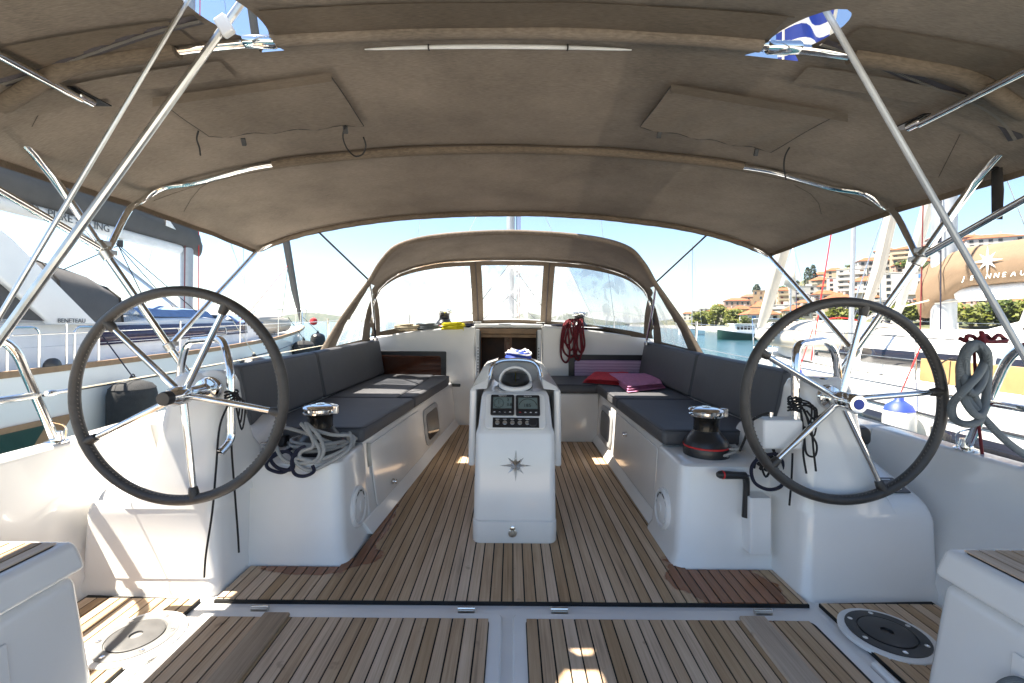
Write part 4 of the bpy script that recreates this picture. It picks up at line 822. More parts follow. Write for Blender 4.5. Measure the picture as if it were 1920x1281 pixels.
# chrome frame
LEGS = {}
for s in (-1, 1):
    foot = V(s * 1.70, 2.42, 0.885); top = V(s * 2.13, 2.04, 1.93)
    def on(t): return foot.lerp(top, t)
    LEGS[s] = on
    h3 = [V(s * 2.05, 1.80, 2.03), V(s * 1.85, 1.68, zc(1.85, 1.66) - 0.03)] + [V(s * lerp(1.6, 0, i / 8), 1.62, zc(lerp(1.6, 0, i / 8), 1.62) - 0.014) for i in range(9)]
    MB().tube(smooth_path([foot, on(0.5), on(0.92)] + h3, 4), 0.0165, 12).build('hoop_tube', 'steel', BIM)
    h2 = [on(0.60), V(s * 2.03, 2.40, 1.77), V(s * 2.06, 2.53, 1.865), V(s * 1.98, 2.57, 1.945), V(s * 1.80, 2.58, zc(1.80, 2.58) - 0.032)] + [V(s * lerp(1.5, 0, i / 8), 2.58, zc(lerp(1.5, 0, i / 8), 2.58) - 0.020) for i in range(9)]
    MB().tube(smooth_path(h2, 5), 0.0150, 12).build('hoop_tube', 'steel', BIM)
    h1 = [on(0.17), V(s * 1.95, 3.0, 1.37), V(s * 2.16, 3.82, 1.77), V(s * 2.12, 3.87, 1.82)] + [V(s * lerp(1.95, 0, i / 8), 3.88, zc(lerp(1.95, 0, i / 8), 3.88) - 0.018) for i in range(9)]
    MB().tube(smooth_path(h1[:2], 2) + smooth_path(h1[2:], 4), 0.0150, 12).build('hoop_tube', 'steel', BIM)
    MB().tube([on(0.62), V(s * 2.10, 1.60, 1.82), V(s * 2.05, 0.5, 2.0)], 0.0150, 12).build('hoop_tube', 'steel', BIM)
    MB().tube(smooth_path([V(s * 2.05, 1.80, 2.03)] + h3[1:5], 4), 0.030, 10).build('hoop_sleeve', 'awning_band', BIM, smooth=80)
    q = bim(152 if s < 0 else 1722, 168 if s < 0 else 217, -0.035)
    MB().tube([q, V(q.x, 0.5, q.z + 0.02)], 0.0150, 12).build('stay_tube', 'steel', BIM)
    MB().lathe(q + V(0, 0.06, 0.008), (0, -1, 0), [(0.004, 0), (0.019, 0.015), (0.0195, 0.075), (0.0165, 0.08)], 14).build('tube_fitting', 'steel', BIM)
    MB().prism([q + V(-0.03, 0.10, 0.018), q + V(0.03, 0.10, 0.018), q + V(0.022, -0.05, 0.018), q + V(-0.022, -0.05, 0.018)], (0, 0, 0.004)).build('slot', 'plastic_black', BIM, smooth=0)
    for tt in (0.17, 0.60, 0.64):
        p = on(tt); ax = (top - foot).normalized()
        MB().lathe(p, ax, [(0.0205, -0.022), (0.024, -0.018), (0.024, 0.018), (0.0205, 0.022)], 14).build('clamp', 'steel_dull', BIM)
        MB().obox(p + V(s * -0.01, 0.02, 0.012), (0.010, 0, 0), (0, 0.022, 0), (0, 0, 0.012)).build('clamp_jaw', 'steel_dull', BIM, bev=0.003, seg=2)
    MB().lathe(foot, (0, 0, 1), [(0.04, -0.002), (0.04, 0.006), (0.024, 0.01), (0.02, 0.03)], 18).build('foot_plate', 'steel', BIM)
    # chrome roller fittings in the backstay openings
    h = HOLES[0] if s < 0 else HOLES[1]
    bx_ = V(h[0] + (0.03 if s < 0 else -0.03), 1.62, zc(h[0], 1.62) - 0.012)
    MB().lathe(bx_, (1, 0, 0), [(0.018, -0.06), (0.023, -0.05), (0.023, 0.05), (0.018, 0.06)], 16).build('hoop_joint', 'steel', BIM)
    MB().obox(bx_ + V(0, 0.01, 0.008), (0.028, 0, 0), (0, 0.022, 0), (0, 0, 0.011)).build('hoop_clamp', 'steel', BIM, bev=0.006)
MB().tube([V(x, 3.885, zc(x, 3.88) - 0.018) for x in [lerp(-2.1, 2.1, i / 60) for i in range(61)]], 0.0225, 10).build('front_sleeve', 'awning_band', BIM, smooth=80)
# hanging strap with a buckle at the right edge
p = bim(1885, 282, -0.05); p = V(2.15, 2.02, 1.90)
MB().add([p + V(0, -0.02, 0), p + V(0, 0.025, 0), p + V(0.006, 0.03, -0.10), p + V(0.0, 0.022, -0.22), p + V(0.0, -0.022, -0.23), p + V(0.01, -0.018, -0.10)], [(0, 1, 2, 5), (5, 2, 3, 4)]).build('strap', 'webbing', BIM, thick=0.003)
MB().obox(p + V(-0.02, 0.01, 0.0), (0.035, 0, 0.01), (0, 0.016, 0), (0, 0, 0.006)).build('buckle', 'plastic_black', BIM, bev=0.003, seg=2)
# ------------------------------------------------------------------ backstays passing through the awning
def stay(name, label, a, b, r, mat, extra=None):
    a = Vector(a); b = Vector(b); dv = (b - a).normalized(); lo = b + dv * 0.9; hi = a - dv * 7
    t = thing(name, label, 'backstay', lo)
    MB().tube([hi, a, b, lo], r, 10).build('wire', mat, t)
    MB().lathe(lo, -dv, [(r * 1.8, 0), (r * 1.8, 0.12), (r * 1.1, 0.16)], 10).build('end_fitting', 'steel', t)
    return t
sA = stay('backstay', 'thick grey backstay tube with a white block where it passes the awning', V(-0.952, 1.515, 2.197), W(0, 636, 1.34), 0.0125, 'steel_dull')
bk = V(-0.955, 1.50, 2.17)
MB().obox(bk, (0.018, 0, 0.012), (0, 0.012, 0), (-0.018, 0, 0.03)).build('block', 'plastic_white', sA, bev=0.008)
stay('backstay', 'thin wire backstay running close beside the thick grey tube', V(-1.005, 1.399, 2.184), W(0, 592, 1.22), 0.0065, 'steel_dull')
stay('backstay', 'single grey backstay passing the oval awning opening with the flag behind', V(1.024, 1.47, 2.186), W(1920, 668, 1.36), 0.0095, 'alloy_mast')
# small flag seen through the opening
fb = W(1515, 75, 2.6)
t = thing('ensign', 'blue and white flag flying above the oval awning opening', 'flag', fb)
def flagf(u, v): return fb + V(-0.16 + 0.30 * u, 0.04 * math.sin(u * 7 + v * 3), -0.16 + 0.36 * v + 0.02 * math.sin(u * 6))
for k in range(5): MB().grid(lambda u, v: flagf(u, (k + v) / 5), 12, 2).build('stripe', 'blue' if k % 2 == 0 else 'letter_white', t, smooth=80)
MB().tube([flagf(0, -0.3), flagf(0, 1.4)], 0.006, 6).build('halyard', 'rope_line', t)
# ------------------------------------------------------------------ sprayhood
def mirror(L_): return [Vector(p) for p in L_] + [V(-p[0], p[1], p[2]) for p in reversed(L_[:-1])]
A_ = mirror([(-1.745, 4.15, 0.90), (-1.66, 4.18, 1.07), (-1.576, 4.22, 1.23), (-1.435, 4.30, 1.47), (-1.352, 4.33, 1.60), (-1.252, 4.37, 1.79), (-1.093, 4.42, 1.955), (-0.70, 4.48, 2.06), (0, 4.50, 2.105)])
F_ = mirror([(-1.61, 5.16, 0.97), (-1.585, 5.10, 1.14), (-1.56, 5.05, 1.28), (-1.524, 5.02, 1.43), (-1.455, 5.09, 1.605), (-1.25, 5.20, 1.765), (-0.89, 5.28, 1.865), (-0.50, 5.33, 1.905), (0, 5.35, 1.92)])
A_ = [CAMP + (p - CAMP) * interp([(0.9, 1.0), (1.2, 1.0), (1.9, 0.915), (2.2, 0.915)], p.z) for p in A_]
STRAP = {-1: A_[4].copy(), 1: A_[-5].copy()}
A_ = smooth_path(A_, 6); F_ = smooth_path(F_, 6)
HOOD = thing('sprayhood', 'taupe canvas sprayhood with clear vinyl windows over the cabin entrance', 'sprayhood', (0, 4.9, 1.0))
NA = len(A_) - 1
def hood(i, v):
    a, b = A_[i], F_[i]; p = a.lerp(b, v); n = p - V(0, 4.8, 1.2); n.y = 0
    return p + n.normalized() * (0.05 * math.sin(math.pi * v) * (1 if 20 < i < NA - 20 else 0.3) + 0.006 * pnoise(V(i * 0.4, v * 4, 1)))
NV = 16; mbF = MB(); panes = {0: MB(), 1: MB()}
vid = [[hood(i, j / NV) for j in range(NV + 1)] for i in range(NA + 1)]
for i in range(NA):
    for j in range(NV):
        k = i if i < NA / 2 else NA - 1 - i
        q = [vid[i][j], vid[i + 1][j], vid[i + 1][j + 1], vid[i][j + 1]]
        # side window: a triangle that narrows upward between the aft hoop and the front edge
        lo = 3 + k * 0.10; hi = 13 - 0.05 * k
        if 2 <= k < 23 and lo <= j < hi: panes[0 if i < NA / 2 else 1].add(q, [(0, 1, 2, 3)])
        else: mbF.add(q, [(0, 1, 2, 3)])
mbF.build('canopy', 'awning', HOOD, smooth=80)
for k in panes: panes[k].build('side_window', 'vinyl', HOOD, smooth=80)
MB().tube([p - V(0, 0.004, 0.012) for p in A_], 0.024, 10).build('aft_sleeve', 'awning', HOOD, smooth=80)
MB().tube([hood(i, 0.93) + (V(0, 4.6, 1.3) - hood(i, 0.93)).normalized() * 0.02 for i in range(8, NA - 7)], 0.0125, 10).build('hoop_tube', 'steel', HOOD)
def Bc(s):
    x = s * 1.60; return V(x, 6.0 - 0.84 * abs(s) ** 2.2, 1.185 - 0.15 * abs(s) ** 1.8)
def Fc(s):
    f = (s + 1) / 2 * NA; a = int(min(NA - 1, f)); 
    # parameter by x so that panes stay upright
    X = s * 1.585
    for i in range(NA):
        if F_[i].x <= X <= F_[i + 1].x and F_[i].z > 1.0: return F_[i].lerp(F_[i + 1], (X - F_[i].x) / max(1e-6, F_[i + 1].x - F_[i].x))
    return F_[10] if X < 0 else F_[NA - 10]
def wsc(s, v):
    a = Fc(s); b = Bc(s); p = a.lerp(b, v); return p + V(0, 0.05 * math.sin(math.pi * v), 0.02 * math.sin(math.pi * v))
def spn(s0, s1, v0, v1, mat, name, off=0.0, n=24):
    mb = MB(); mb.grid(lambda u, v: wsc(lerp(s0, s1, u), lerp(v0, v1, v)) + V(0, -off, 0), n, 12); return mb.build(name, mat, HOOD, smooth=80)
spn(-0.235, 0.235, 0.06, 0.95, 'vinyl', 'front_window')
for s in (-1, 1):
    spn(s * 0.315, s * 0.955, 0.05, 0.93, 'vinyl', 'front_window')
    zz = spn(s * 0.232, s * 0.318, 0.0, 1.0, 'awning_band', 'zip_band', 0.004, 8)
    mb = MB(); mb.tube([wsc(s * 0.275, i / 12) + V(0, -0.012, 0) for i in range(13)], 0.006, 6); mb.build('zip', 'zip', zz)
    spn(s * 0.95, s * 1.0, 0.0, 1.0, 'awning', 'edge_band', 0.004, 6)
    MB().tube(smooth_path([W(693 if s < 0 else 1228, 530, 4.42), W(697 if s < 0 else 1227, 560, 4.6), W(704 if s < 0 else 1212, 632 if s < 0 else 640, 5.1)]), 0.0125, 10).build('strut', 'steel', HOOD)
    pz = W(704 if s < 0 else 1212, 634 if s < 0 else 642, 5.1)
    MB().lathe(pz, (0, 0, 1), [(0.03, -0.03), (0.03, 0), (0.016, 0.012), (0.014, 0.03)], 12).build('strut_foot', 'steel', HOOD)
spn(-1, 1, 0.93, 1.03, 'awning_band', 'bottom_band', 0.004, 60); spn(-0.96, 0.96, -0.02, 0.06, 'awning_band', 'top_band', 0.004, 60)
for s in (-1, 1): MB().tube([V(s * 1.66, 3.88, zc(1.66, 3.88) - 0.03), STRAP[s] + V(s * 0.02, 0, 0)], 0.009, 4).build('webbing_strap', 'webbing', BIM)
# ------------------------------------------------------------------ stern rails and guard wires
for s in (-1, 1):
    t = thing('stern_rail', 'chrome stern rail on the ' + ('port side beside the grey neighbouring fender' if s < 0 else 'side where the grey mooring rope hangs'), 'railing', (s * 2.1, 2.0, 0.63))
    MB().tube(fillet([V(s * 2.10, 2.10, 0.63), V(s * 2.085, 1.90, 1.10), V(s * 2.05, 1.72, 1.16), V(s * 2.0, 0.4, 1.16)], 0.09), 0.0175, 12).build('top_tube', 'steel', t)
    MB().tube([V(s * 2.09, 2.01, 0.865), V(s * 2.04, 0.4, 0.87)], 0.0155, 12).build('middle_tube', 'steel', t)
    MB().lathe(V(s * 2.10, 2.10, 0.63), (0, 0, 1), [(0.045, 0), (0.045, 0.006), (0.026, 0.012), (0.022, 0.05)], 16).build('foot', 'steel', t)
    MB().tube(fillet([V(s * 2.07, 2.11, 0.64), V(s * 2.05, 2.10, 0.71), V(s * 2.09, 2.05, 0.74)], 0.03), 0.004, 6).build('eye', 'steel', t)
    MB().lathe(V(s * 2.085, 2.04, 0.865), (0, 1, 0), [(0.012, 0), (0.014, 0.02), (0.008, 0.05), (0.009, 0.12), (0.004, 0.14)], 10).build('wire_tensioner', 'steel', t)
    g = thing('guard_wire', 'thin ' + ('pale' if s < 0 else 'dark') + ' guard wire facing the boat with ' + ('grey boom cover' if s < 0 else 'tan boom cover'), 'guard rail', (s * 2.13, 5, 0.65))
    pts = [V(s * 2.085, 2.16, 0.866), V(s * 2.13, 5.3, 0.93), V(s * 1.95, 8.2, 1.12), V(s * 0.5, 12.4, 1.4)]
    MB().tube(pts, 0.0032, 6).build('wire', 'rope_line' if s < 0 else 'steel_dull', g)
    MB().tube([V(s * 2.085, 1.9, 1.13), V(s * 2.13, 5.3, 1.20), V(s * 1.95, 8.2, 1.40), V(s * 0.5, 12.4, 1.6)], 0.0032, 6).build('wire', 'steel_dull', g)
    for d in (5.3, 8.2):
        b = interp(BREADTH, d) - 0.07; MB().tube([V(s * b, d, interp(SHEER, d)), V(s * (b + 0.02), d, interp(SHEER, d) + 0.56)], 0.0125, 10).build('stanchion', 'steel', g)
# ------------------------------------------------------------------ ropes
def rope(name, label, pts, r, mat, closed=False, group=None, sub=7, cat='rope', n=8):
    P = smooth_path(pts, sub, closed); mb = MB(); mb.tube(P, r, n)
    return tag(mb.build(name, mat, at=P[0], smooth=70), label, cat, group)
def wpts(lst, d): return [W(x, y, d if len(q) == 0 else q[0]) for x, y, *q in lst]
rng = random.Random(5)
def heap(c, rx, ry, z, n, jit=0.02, turns=9, dz=0.012):
    out = []
    for k in range(n * turns):
        a = 2 * math.pi * k / turns; j = 1 + rng.uniform(-jit, jit) * 4
        out.append(V(c[0] + rx * j * math.cos(a), c[1] + ry * j * math.sin(a), z + dz * (k / turns) + rng.uniform(0, 0.008)))
    return out
# heap round the left winch: grey braid and navy line
cx_, cy_ = wl.x, 2.50
gp = [V(-1.32, 2.62, 0.50)] + heap((cx_, cy_), 0.150, 0.145, 0.505, 2, dz=0.02) + wpts([(520, 800, 2.36), (523, 850, 2.30), (548, 868, 2.285), (600, 862, 2.285), (655, 838, 2.33), (661, 818, 2.38), (620, 815, 2.36), (572, 800, 2.33), (566, 796, 2.33), (590, 826, 2.30), (600, 850, 2.285), (586, 866, 2.28), (563, 858, 2.285), (566, 846, 2.29), (588, 836, 2.29), (580, 808, 2.31), (574, 794, 2.34), (598, 818, 2.30), (607, 845, 2.285), (596, 866, 2.28), (575, 862, 2.282), (555, 860, 2.284), (562, 874, 2.278), (585, 882, 2.274), (620, 866, 2.284), (650, 846, 2.30), (660, 828, 2.35), (655, 812, 2.40)], 2.3) + heap((cx_ + 0.005, cy_), 0.155, 0.140, 0.545, 1, dz=0.01) + [V(-0.90, 2.6, 0.53), V(-0.88, 2.7, 0.50)]
rope('coiled_rope', 'grey braided rope heaped round the winch on the plinth', gp, 0.0095, 'rope_grey')
nv = [V(-1.33, 2.66, 0.515), V(-1.22, 2.6, 0.505)] + wpts([(545, 842, 2.36), (515, 855, 2.30), (500, 868, 2.285), (505, 880, 2.275), (530, 886, 2.27), (548, 872, 2.28), (545, 850, 2.30), (520, 848, 2.31), (508, 862, 2.285), (522, 878, 2.272), (548, 880, 2.27), (552, 858, 2.285), (572, 838, 2.30), (556, 846, 2.29), (547, 866, 2.276), (552, 888, 2.262), (570, 893, 2.258), (588, 885, 2.26), (586, 873, 2.27)], 2.3)
rope('coiled_rope', 'navy rope hanging in loops over the plinth edge beside the grey braid', nv, 0.0085, 'rope_navy')
# jammers and shackle behind the left winch
t = thing('rope_clutch', 'small black rope clutches with chrome shackle between pedestal and winch', 'rope clutch', V(-1.36, 2.60, 0.486))
for k in range(2): MB().obox(V(-1.30 - 0.055 * k, 2.62, 0.515), (0.018, 0, 0), (0, 0.05, 0), (0, 0.01, 0.026)).build('clutch_body', 'plastic_black', t, bev=0.008)
MB().tube(fillet([V(-1.34, 2.42, 0.488), V(-1.34, 2.42, 0.545), V(-1.29, 2.44, 0.55), V(-1.29, 2.44, 0.488)], 0.03), 0.006, 8).build('shackle', 'steel', t)
# thin black cords on the pedestals
for name, lab, hub, tails in (('cord_coil', 'thin black cord coiled on the chrome rail with two long tails', (434, 745, 2.07), [[(430, 755, 2.05), (412, 800, 2.0), (405, 880, 2.0), (398, 960, 1.985), (386, 1040, 1.975), (383, 1083, 1.97)], [(438, 755, 2.07), (434, 830, 2.07), (440, 920, 2.12), (446, 1000, 2.15), (448, 1036, 2.16)]]),
                              ('cord_coil', 'thin black cord coiled on the rail beside the white instrument box', (1490, 757, 2.05), [[(1500, 760, 2.04), (1508, 820, 2.03), (1506, 850, 2.02), (1512, 888, 2.01)], [(1502, 760, 2.04), (1520, 800, 2.02), (1526, 850, 2.01), (1530, 884, 2.00)], [(1486, 850, 2.06), (1484, 900, 2.05), (1480, 948, 2.04)], [(1506, 757, 2.04), (1528, 770, 2.02), (1526, 786, 2.02), (1512, 770, 2.03)], [(1508, 800, 2.03), (1530, 830, 2.01), (1528, 855, 2.01), (1512, 850, 2.02), (1508, 815, 2.03)]])):
    h = W(*hub); t = thing(name, lab, 'cord', h)
    for k in range(6):
        P = [h + V(0.026 * math.cos(a), 0.026 * math.sin(a), -0.03 + 0.011 * k + 0.005 * math.sin(2 * a + k)) for a in [i * math.pi / 6 for i in range(13)]]
        MB().tube(P, 0.0042, 6).build('turn', 'rope_black', t)
    for k in range(3):
        MB().tube(smooth_path([h + V(0.02, -0.02, 0.02 - 0.012 * k), h + V(0.055 + 0.012 * k, -0.03, 0.0 - 0.01 * k), h + V(0.05 + 0.008 * k, -0.03, -0.08 - 0.03 * k), h + V(0.03, -0.02, -0.02)]), 0.0038, 6).build('bight', 'rope_black', t)
    for tl_ in tails: MB().tube(smooth_path([W(*q) for q in tl_]), 0.0045, 6).build('tail', 'rope_black', t)
rope('coiled_rope', 'navy rope loop hanging beside the winch handle pocket', wpts([(1455, 850, 2.22), (1425, 858, 2.22), (1409, 878, 2.21), (1415, 905, 2.20), (1440, 918, 2.19), (1464, 912, 2.19), (1472, 890, 2.20), (1468, 868, 2.20), (1455, 850, 2.22)], 2.2), 0.0085, 'rope_navy')
rope('coiled_rope', 'pale line tangled on the plinth behind the bare winch', [V(1.17 + rng.uniform(-0.05, 0.05), 2.48 + rng.uniform(-0.1, 0.12), 0.50 + 0.05 * rng.random()) for _ in range(22)], 0.0075, 'rope_grey')
rope('coiled_rope', 'black line tangled under the white instrument box', [V(1.25 + rng.uniform(-0.06, 0.06), 2.24 + rng.uniform(-0.03, 0.03), 0.50 + rng.uniform(-0.06, 0.09)) for _ in range(26)], 0.0055, 'rope_black')
# ropes on the cabin roof
def bundle(label, c, mat, r, n, rx, ry, z):
    rope('coiled_rope', label, heap((c[0], c[1]), rx, ry, z, n, 0.05, 10, 0.016), r, mat)
b1 = W(762, 610, 5.40); bundle('beige rope coiled on the cabin roof near the canvas edge', b1, 'rope_beige', 0.011, 4, 0.13, 0.05, 1.10)
b1 = W(803, 610, 5.42); bundle('dark grey rope bundled between the beige coil and the roof winch', b1, 'rope_dock', 0.011, 4, 0.12, 0.05, 1.11)
b1 = W(851, 610, 5.36); bundle('yellow rope coiled on the cabin roof beside the winch', b1, 'rope_yellow', 0.012, 5, 0.12, 0.05, 1.11)
b1 = W(876, 612, 5.42); bundle('navy rope bundled beside the yellow coil', b1, 'rope_navy', 0.010, 3, 0.08, 0.05, 1.13)
b1 = W(1052, 606, 5.5); bundle('navy rope bundled on the roof beside the dark red rope', b1, 'rope_navy', 0.010, 3, 0.10, 0.06, 1.13)
# dark red rope hung over the bulkhead
rp = []
for k, (x0, x1, yb) in enumerate(((1058, 1082, 668), (1063, 1078, 655), (1056, 1074, 645), (1080, 1092, 668), (1084, 1096, 660), (1078, 1090, 674), (1054, 1068, 678))):
    rp += [W(x0 + 8, 602, 5.40 + 0.01 * k), W(x0, 625, 5.315), W(x0 - 2, yb - 12, 5.31), W((x0 + x1) / 2, yb + 2, 5.30), W(x1, yb - 12, 5.305), W(x1 - 2, 625, 5.315), W(x1 - 5, 602, 5.40 + 0.01 * k)]
rope('coiled_rope', 'dark red rope hanging in long loops over the cabin bulkhead', rp, 0.0115, 'rope_red', sub=5)
# deck organisers on the roof
for x, lab in ((895, 'chrome deck organiser between the yellow rope and the cabin entrance'), (1013, 'chrome deck organiser between the cabin entrance and the dark red rope')):
    q = W(x, 605, 5.5); t = thing('deck_organiser', lab, 'deck fitting', V(q.x, 5.5, 1.15))
    MB().box((q.x - 0.055, 5.46, 1.15), (q.x + 0.055, 5.54, 1.165)).build('base_plate', 'steel', t, bev=0.003)
    for k in (-1, 1): MB().lathe(V(q.x + k * 0.028, 5.5, 1.165), (0, 0, 1), [(0.022, 0), (0.018, 0.015), (0.022, 0.03), (0.006, 0.034)], 16).build('sheave', 'plastic_black', t)
    MB().box((q.x - 0.05, 5.465, 1.20), (q.x + 0.05, 5.535, 1.21)).build('cover_plate', 'steel', t, bev=0.003)
# mooring rope hanks at the right stern
hk = [(1812, 655), (1800, 700), (1806, 745), (1832, 780), (1846, 760), (1852, 700), (1850, 660), (1828, 644), (1808, 660), (1806, 700), (1822, 738), (1842, 716), (1846, 676), (1832, 652), (1814, 664), (1812, 704), (1830, 752), (1838, 786), (1812, 796), (1788, 784), (1786, 758), (1806, 734), (1836, 700), (1848, 665), (1836, 648), (1818, 652), (1800, 690), (1812, 745), (1850, 790), (1890, 830), (1930, 858)]
rope('mooring_rope', 'thick grey mooring rope hanging in a hank from the stern rail', [W(x, y, 1.90 + 0.03 * math.sin(i * 1.7)) for i, (x, y) in enumerate(hk)], 0.0150, 'rope_dock', sub=8, n=10)
rope('lashing', 'dark lashing tied round the rail above the grey mooring hank', [W(1800 + 8 * k + 3 * math.sin(k * 2.1), 634 + 6 * math.sin(k * 1.9), 1.93 + 0.02 * math.cos(k * 1.9)) for k in range(12)] + [W(1850, 640, 1.90), W(1840, 622, 1.91), W(1846, 650, 1.89)], 0.008, 'rope_red')
rope('lashing', 'thin dark line hanging from the rail down to the deck edge', [W(1826, 648, 1.95), W(1830, 720, 1.98), W(1836, 800, 2.02), W(1842, 855, 2.03)], 0.006, 'rope_red')
kn = W(1893, 1195, 1.30)
rope('mooring_rope', 'grey rope knotted to the side of the stern locker', [V(1.33, 1.17, 0.0), V(1.315, 1.20, 0.12), V(1.31, 1.22, 0.22), V(1.325, 1.19, 0.275), V(1.33, 1.15, 0.27), V(1.315, 1.14, 0.23), V(1.325, 1.19, 0.20), V(1.315, 1.16, 0.16), V(1.33, 1.13, 0.19), V(1.32, 1.17, 0.25), V(1.315, 1.12, 0.27), V(1.33, 1.02, 0.25)], 0.0095, 'rope_dock', sub=8)
# ------------------------------------------------------------------ towels and bundle
def towel(label, quad, mat, z, h, seed):
    """a towel folded into layers: each layer a soft slab, a little out of line with the one below"""
    rg = random.Random(seed); q = [onZ(x, y, z) for x, y in quad]; c = sum(q, V(0, 0, 0)) / 4
    t = thing('folded_towel', label, 'towel', c); n = 3; hz = h / n
    for k in range(n):
        f = 1.0 - 0.035 * k; sh_ = V(rg.uniform(-0.012, 0.012), rg.uniform(-0.008, 0.008), 0)
        def lay(u, v):
            p = q[0].lerp(q[1], u).lerp(q[3].lerp(q[2], u), v); p = c + (p - c) * f + sh_
            return V(p.x + 0.018 * pnoise(V(v * 3, seed + k, 0)), p.y + 0.014 * pnoise(V(u * 3, seed, k)), 0)
        mb = MB(); N_ = 30; M_ = 14
        def top(u, v):
            p = lay(u, v); e = min(u, 1 - u, v, 1 - v); p.z = z + 0.001 + hz * (k + 0.55 + 0.45 * (1 - (1 - min(1, e * 14)) ** 2)) + (0.010 * (k + 1) / n * pnoise(V(u * 3.2 + seed, v * 4.5, 3)) + 0.004 * math.sin(u * 9 + v * 4 + seed)) * min(1, e * 6); return p
        def bot(u, v):
            p = lay(u, v); e = min(u, 1 - u, v, 1 - v); p.z = z + 0.001 + hz * (k + 0.45 - 0.45 * (1 - (1 - min(1, e * 14)) ** 2)); return p
        mb.grid(top, N_, M_); mb.grid(bot, N_, M_)
        b_ = mb.build('fold', mat, t, smooth=80)
towel('red towel folded on the corner cushion under the pink one', [(1093, 719), (1190, 726), (1180, 704), (1112, 704)], 'red_towel', ZS1, 0.05, 3)
towel('pink towel folded on the corner cushion overlapping the red one', [(1178, 738), (1248, 730), (1236, 708), (1140, 708)], 'pink_towel', ZS1, 0.06, 9)
q = W(972, 668, 4.6)
t = thing('fabric_bundle', 'blue and white bundle lying behind the chrome console rail', 'bundle', (q.x, 4.3, 0.8))
q = V(W(972, 672, 4.0).x, 4.0, 0.895)
MB().lathe(q, (0, 0, 1), [(0.10, -0.03), (0.118, 0.0), (0.10, 0.04), (0.06, 0.06), (0.001, 0.065)], 28).build('cap', 'blue', t)
for k, rr_ in enumerate((0.10, 0.08, 0.055)): MB().tube([q + V(rr_ * math.cos(a) * 1.12, rr_ * math.sin(a) * 1.12, 0.035 + 0.014 * k + 0.012 * math.sin(2 * a + k)) for a in [i * math.pi / 10 for i in range(21)]], 0.007, 6).build('white_stripe', 'letter_white', t)
# ------------------------------------------------------------------ neighbouring yachts
def hull_at(t, c, half, d0, d1, sheer, mat='hull_white', strake='plastic_black', teak=None):
    """hull, deck and rail of a yacht lying parallel to ours; returns breadth and sheer functions"""
    Ln = d1 - d0
    def br(d):
        u = (d - d0) / Ln; return half * interp([(0, 0.88), (0.25, 0.98), (0.5, 1.0), (0.7, 0.86), (0.85, 0.55), (0.95, 0.22), (1, 0.02)], u)
    def sh(d): return interp(sheer, d)
    n = 34; D = [lerp(d0, d1, i / n) for i in range(n + 1)]
    MB().loft([[V(c + k * br(d) * m, d + (0.25 * (sh(d) - z) * -0.3 if d > d1 - 2 else 0), z) for k, m, z in ((-1, 1, sh(d)), (-1, 1.0, sh(d) * 0.5 - 0.3), (-1, 0.95, -0.9), (-1, 0.8, WATER - 0.1), (0, 1, WATER - 0.5), (1, 0.8, WATER - 0.1), (1, 0.95, -0.9), (1, 1.0, sh(d) * 0.5 - 0.3), (1, 1, sh(d)))] for d in D], caps=False, closed=False).build('hull', mat, t, smooth=60)
    MB().loft([[V(c - br(d) * 0.99, d, sh(d) - 0.02), V(c, d, sh(d) + 0.05), V(c + br(d) * 0.99, d, sh(d) - 0.02)] for d in D], caps=False, closed=False).build('deck', 'gelcoat_matt', t, smooth=60)
    for k in (-1, 1):
        MB().loft([[V(c + k * (br(d) + 0.012), d, sh(d) - 0.02), V(c + k * (br(d) + 0.012), d, sh(d) + 0.055), V(c + k * (br(d) - 0.05), d, sh(d) + 0.055), V(c + k * (br(d) - 0.05), d, sh(d) - 0.02)] for d in D[:-1]], closed=True).build('toe_rail', teak or 'gelcoat_matt', t, smooth=30)
        MB().loft([[V(c + k * (br(d) + 0.006), d, sh(d) - 0.30), V(c + k * (br(d) + 0.018), d, sh(d) - 0.29), V(c + k * (br(d) + 0.006), d, sh(d) - 0.275)] for d in D[:-2]], caps=False, closed=False).build('rubbing_strake', strake, t)
    return br, sh
def rail_set(t, c, br, sh, side, ds, hgt=0.58):
    for d in ds:
        p = V(c + side * (br(d) - 0.06), d, sh(d)); MB().tube([p, p + V(0, 0, hgt)], 0.0125, 8).build('stanchion', 'steel', t)
    for z in (hgt, hgt * 0.52):
        MB().tube([V(c + side * (br(d) - 0.06), d, sh(d) + z) for d in ds], 0.004, 6).build('guard_wire', 'steel_dull', t)
def loft_house(t, c, secs, mat, name, n=10):
    """cabin or coaming: sections (d, half width, base z, top z)"""
    R_ = []
    for d, hw, z0, z1 in secs:
        R_.append([V(c - hw, d, z0), V(c - hw * 0.95, d, lerp(z0, z1, 0.6)), V(c - hw * 0.86, d, lerp(z0, z1, 0.93)), V(c - hw * 0.5, d, z1 + 0.02), V(c, d, z1 + 0.04), V(c + hw * 0.5, d, z1 + 0.02), V(c + hw * 0.86, d, lerp(z0, z1, 0.93)), V(c + hw * 0.95, d, lerp(z0, z1, 0.6)), V(c + hw, d, z0)])
    return MB().loft(R_, caps=True, closed=True).build(name, mat, t, smooth=40)
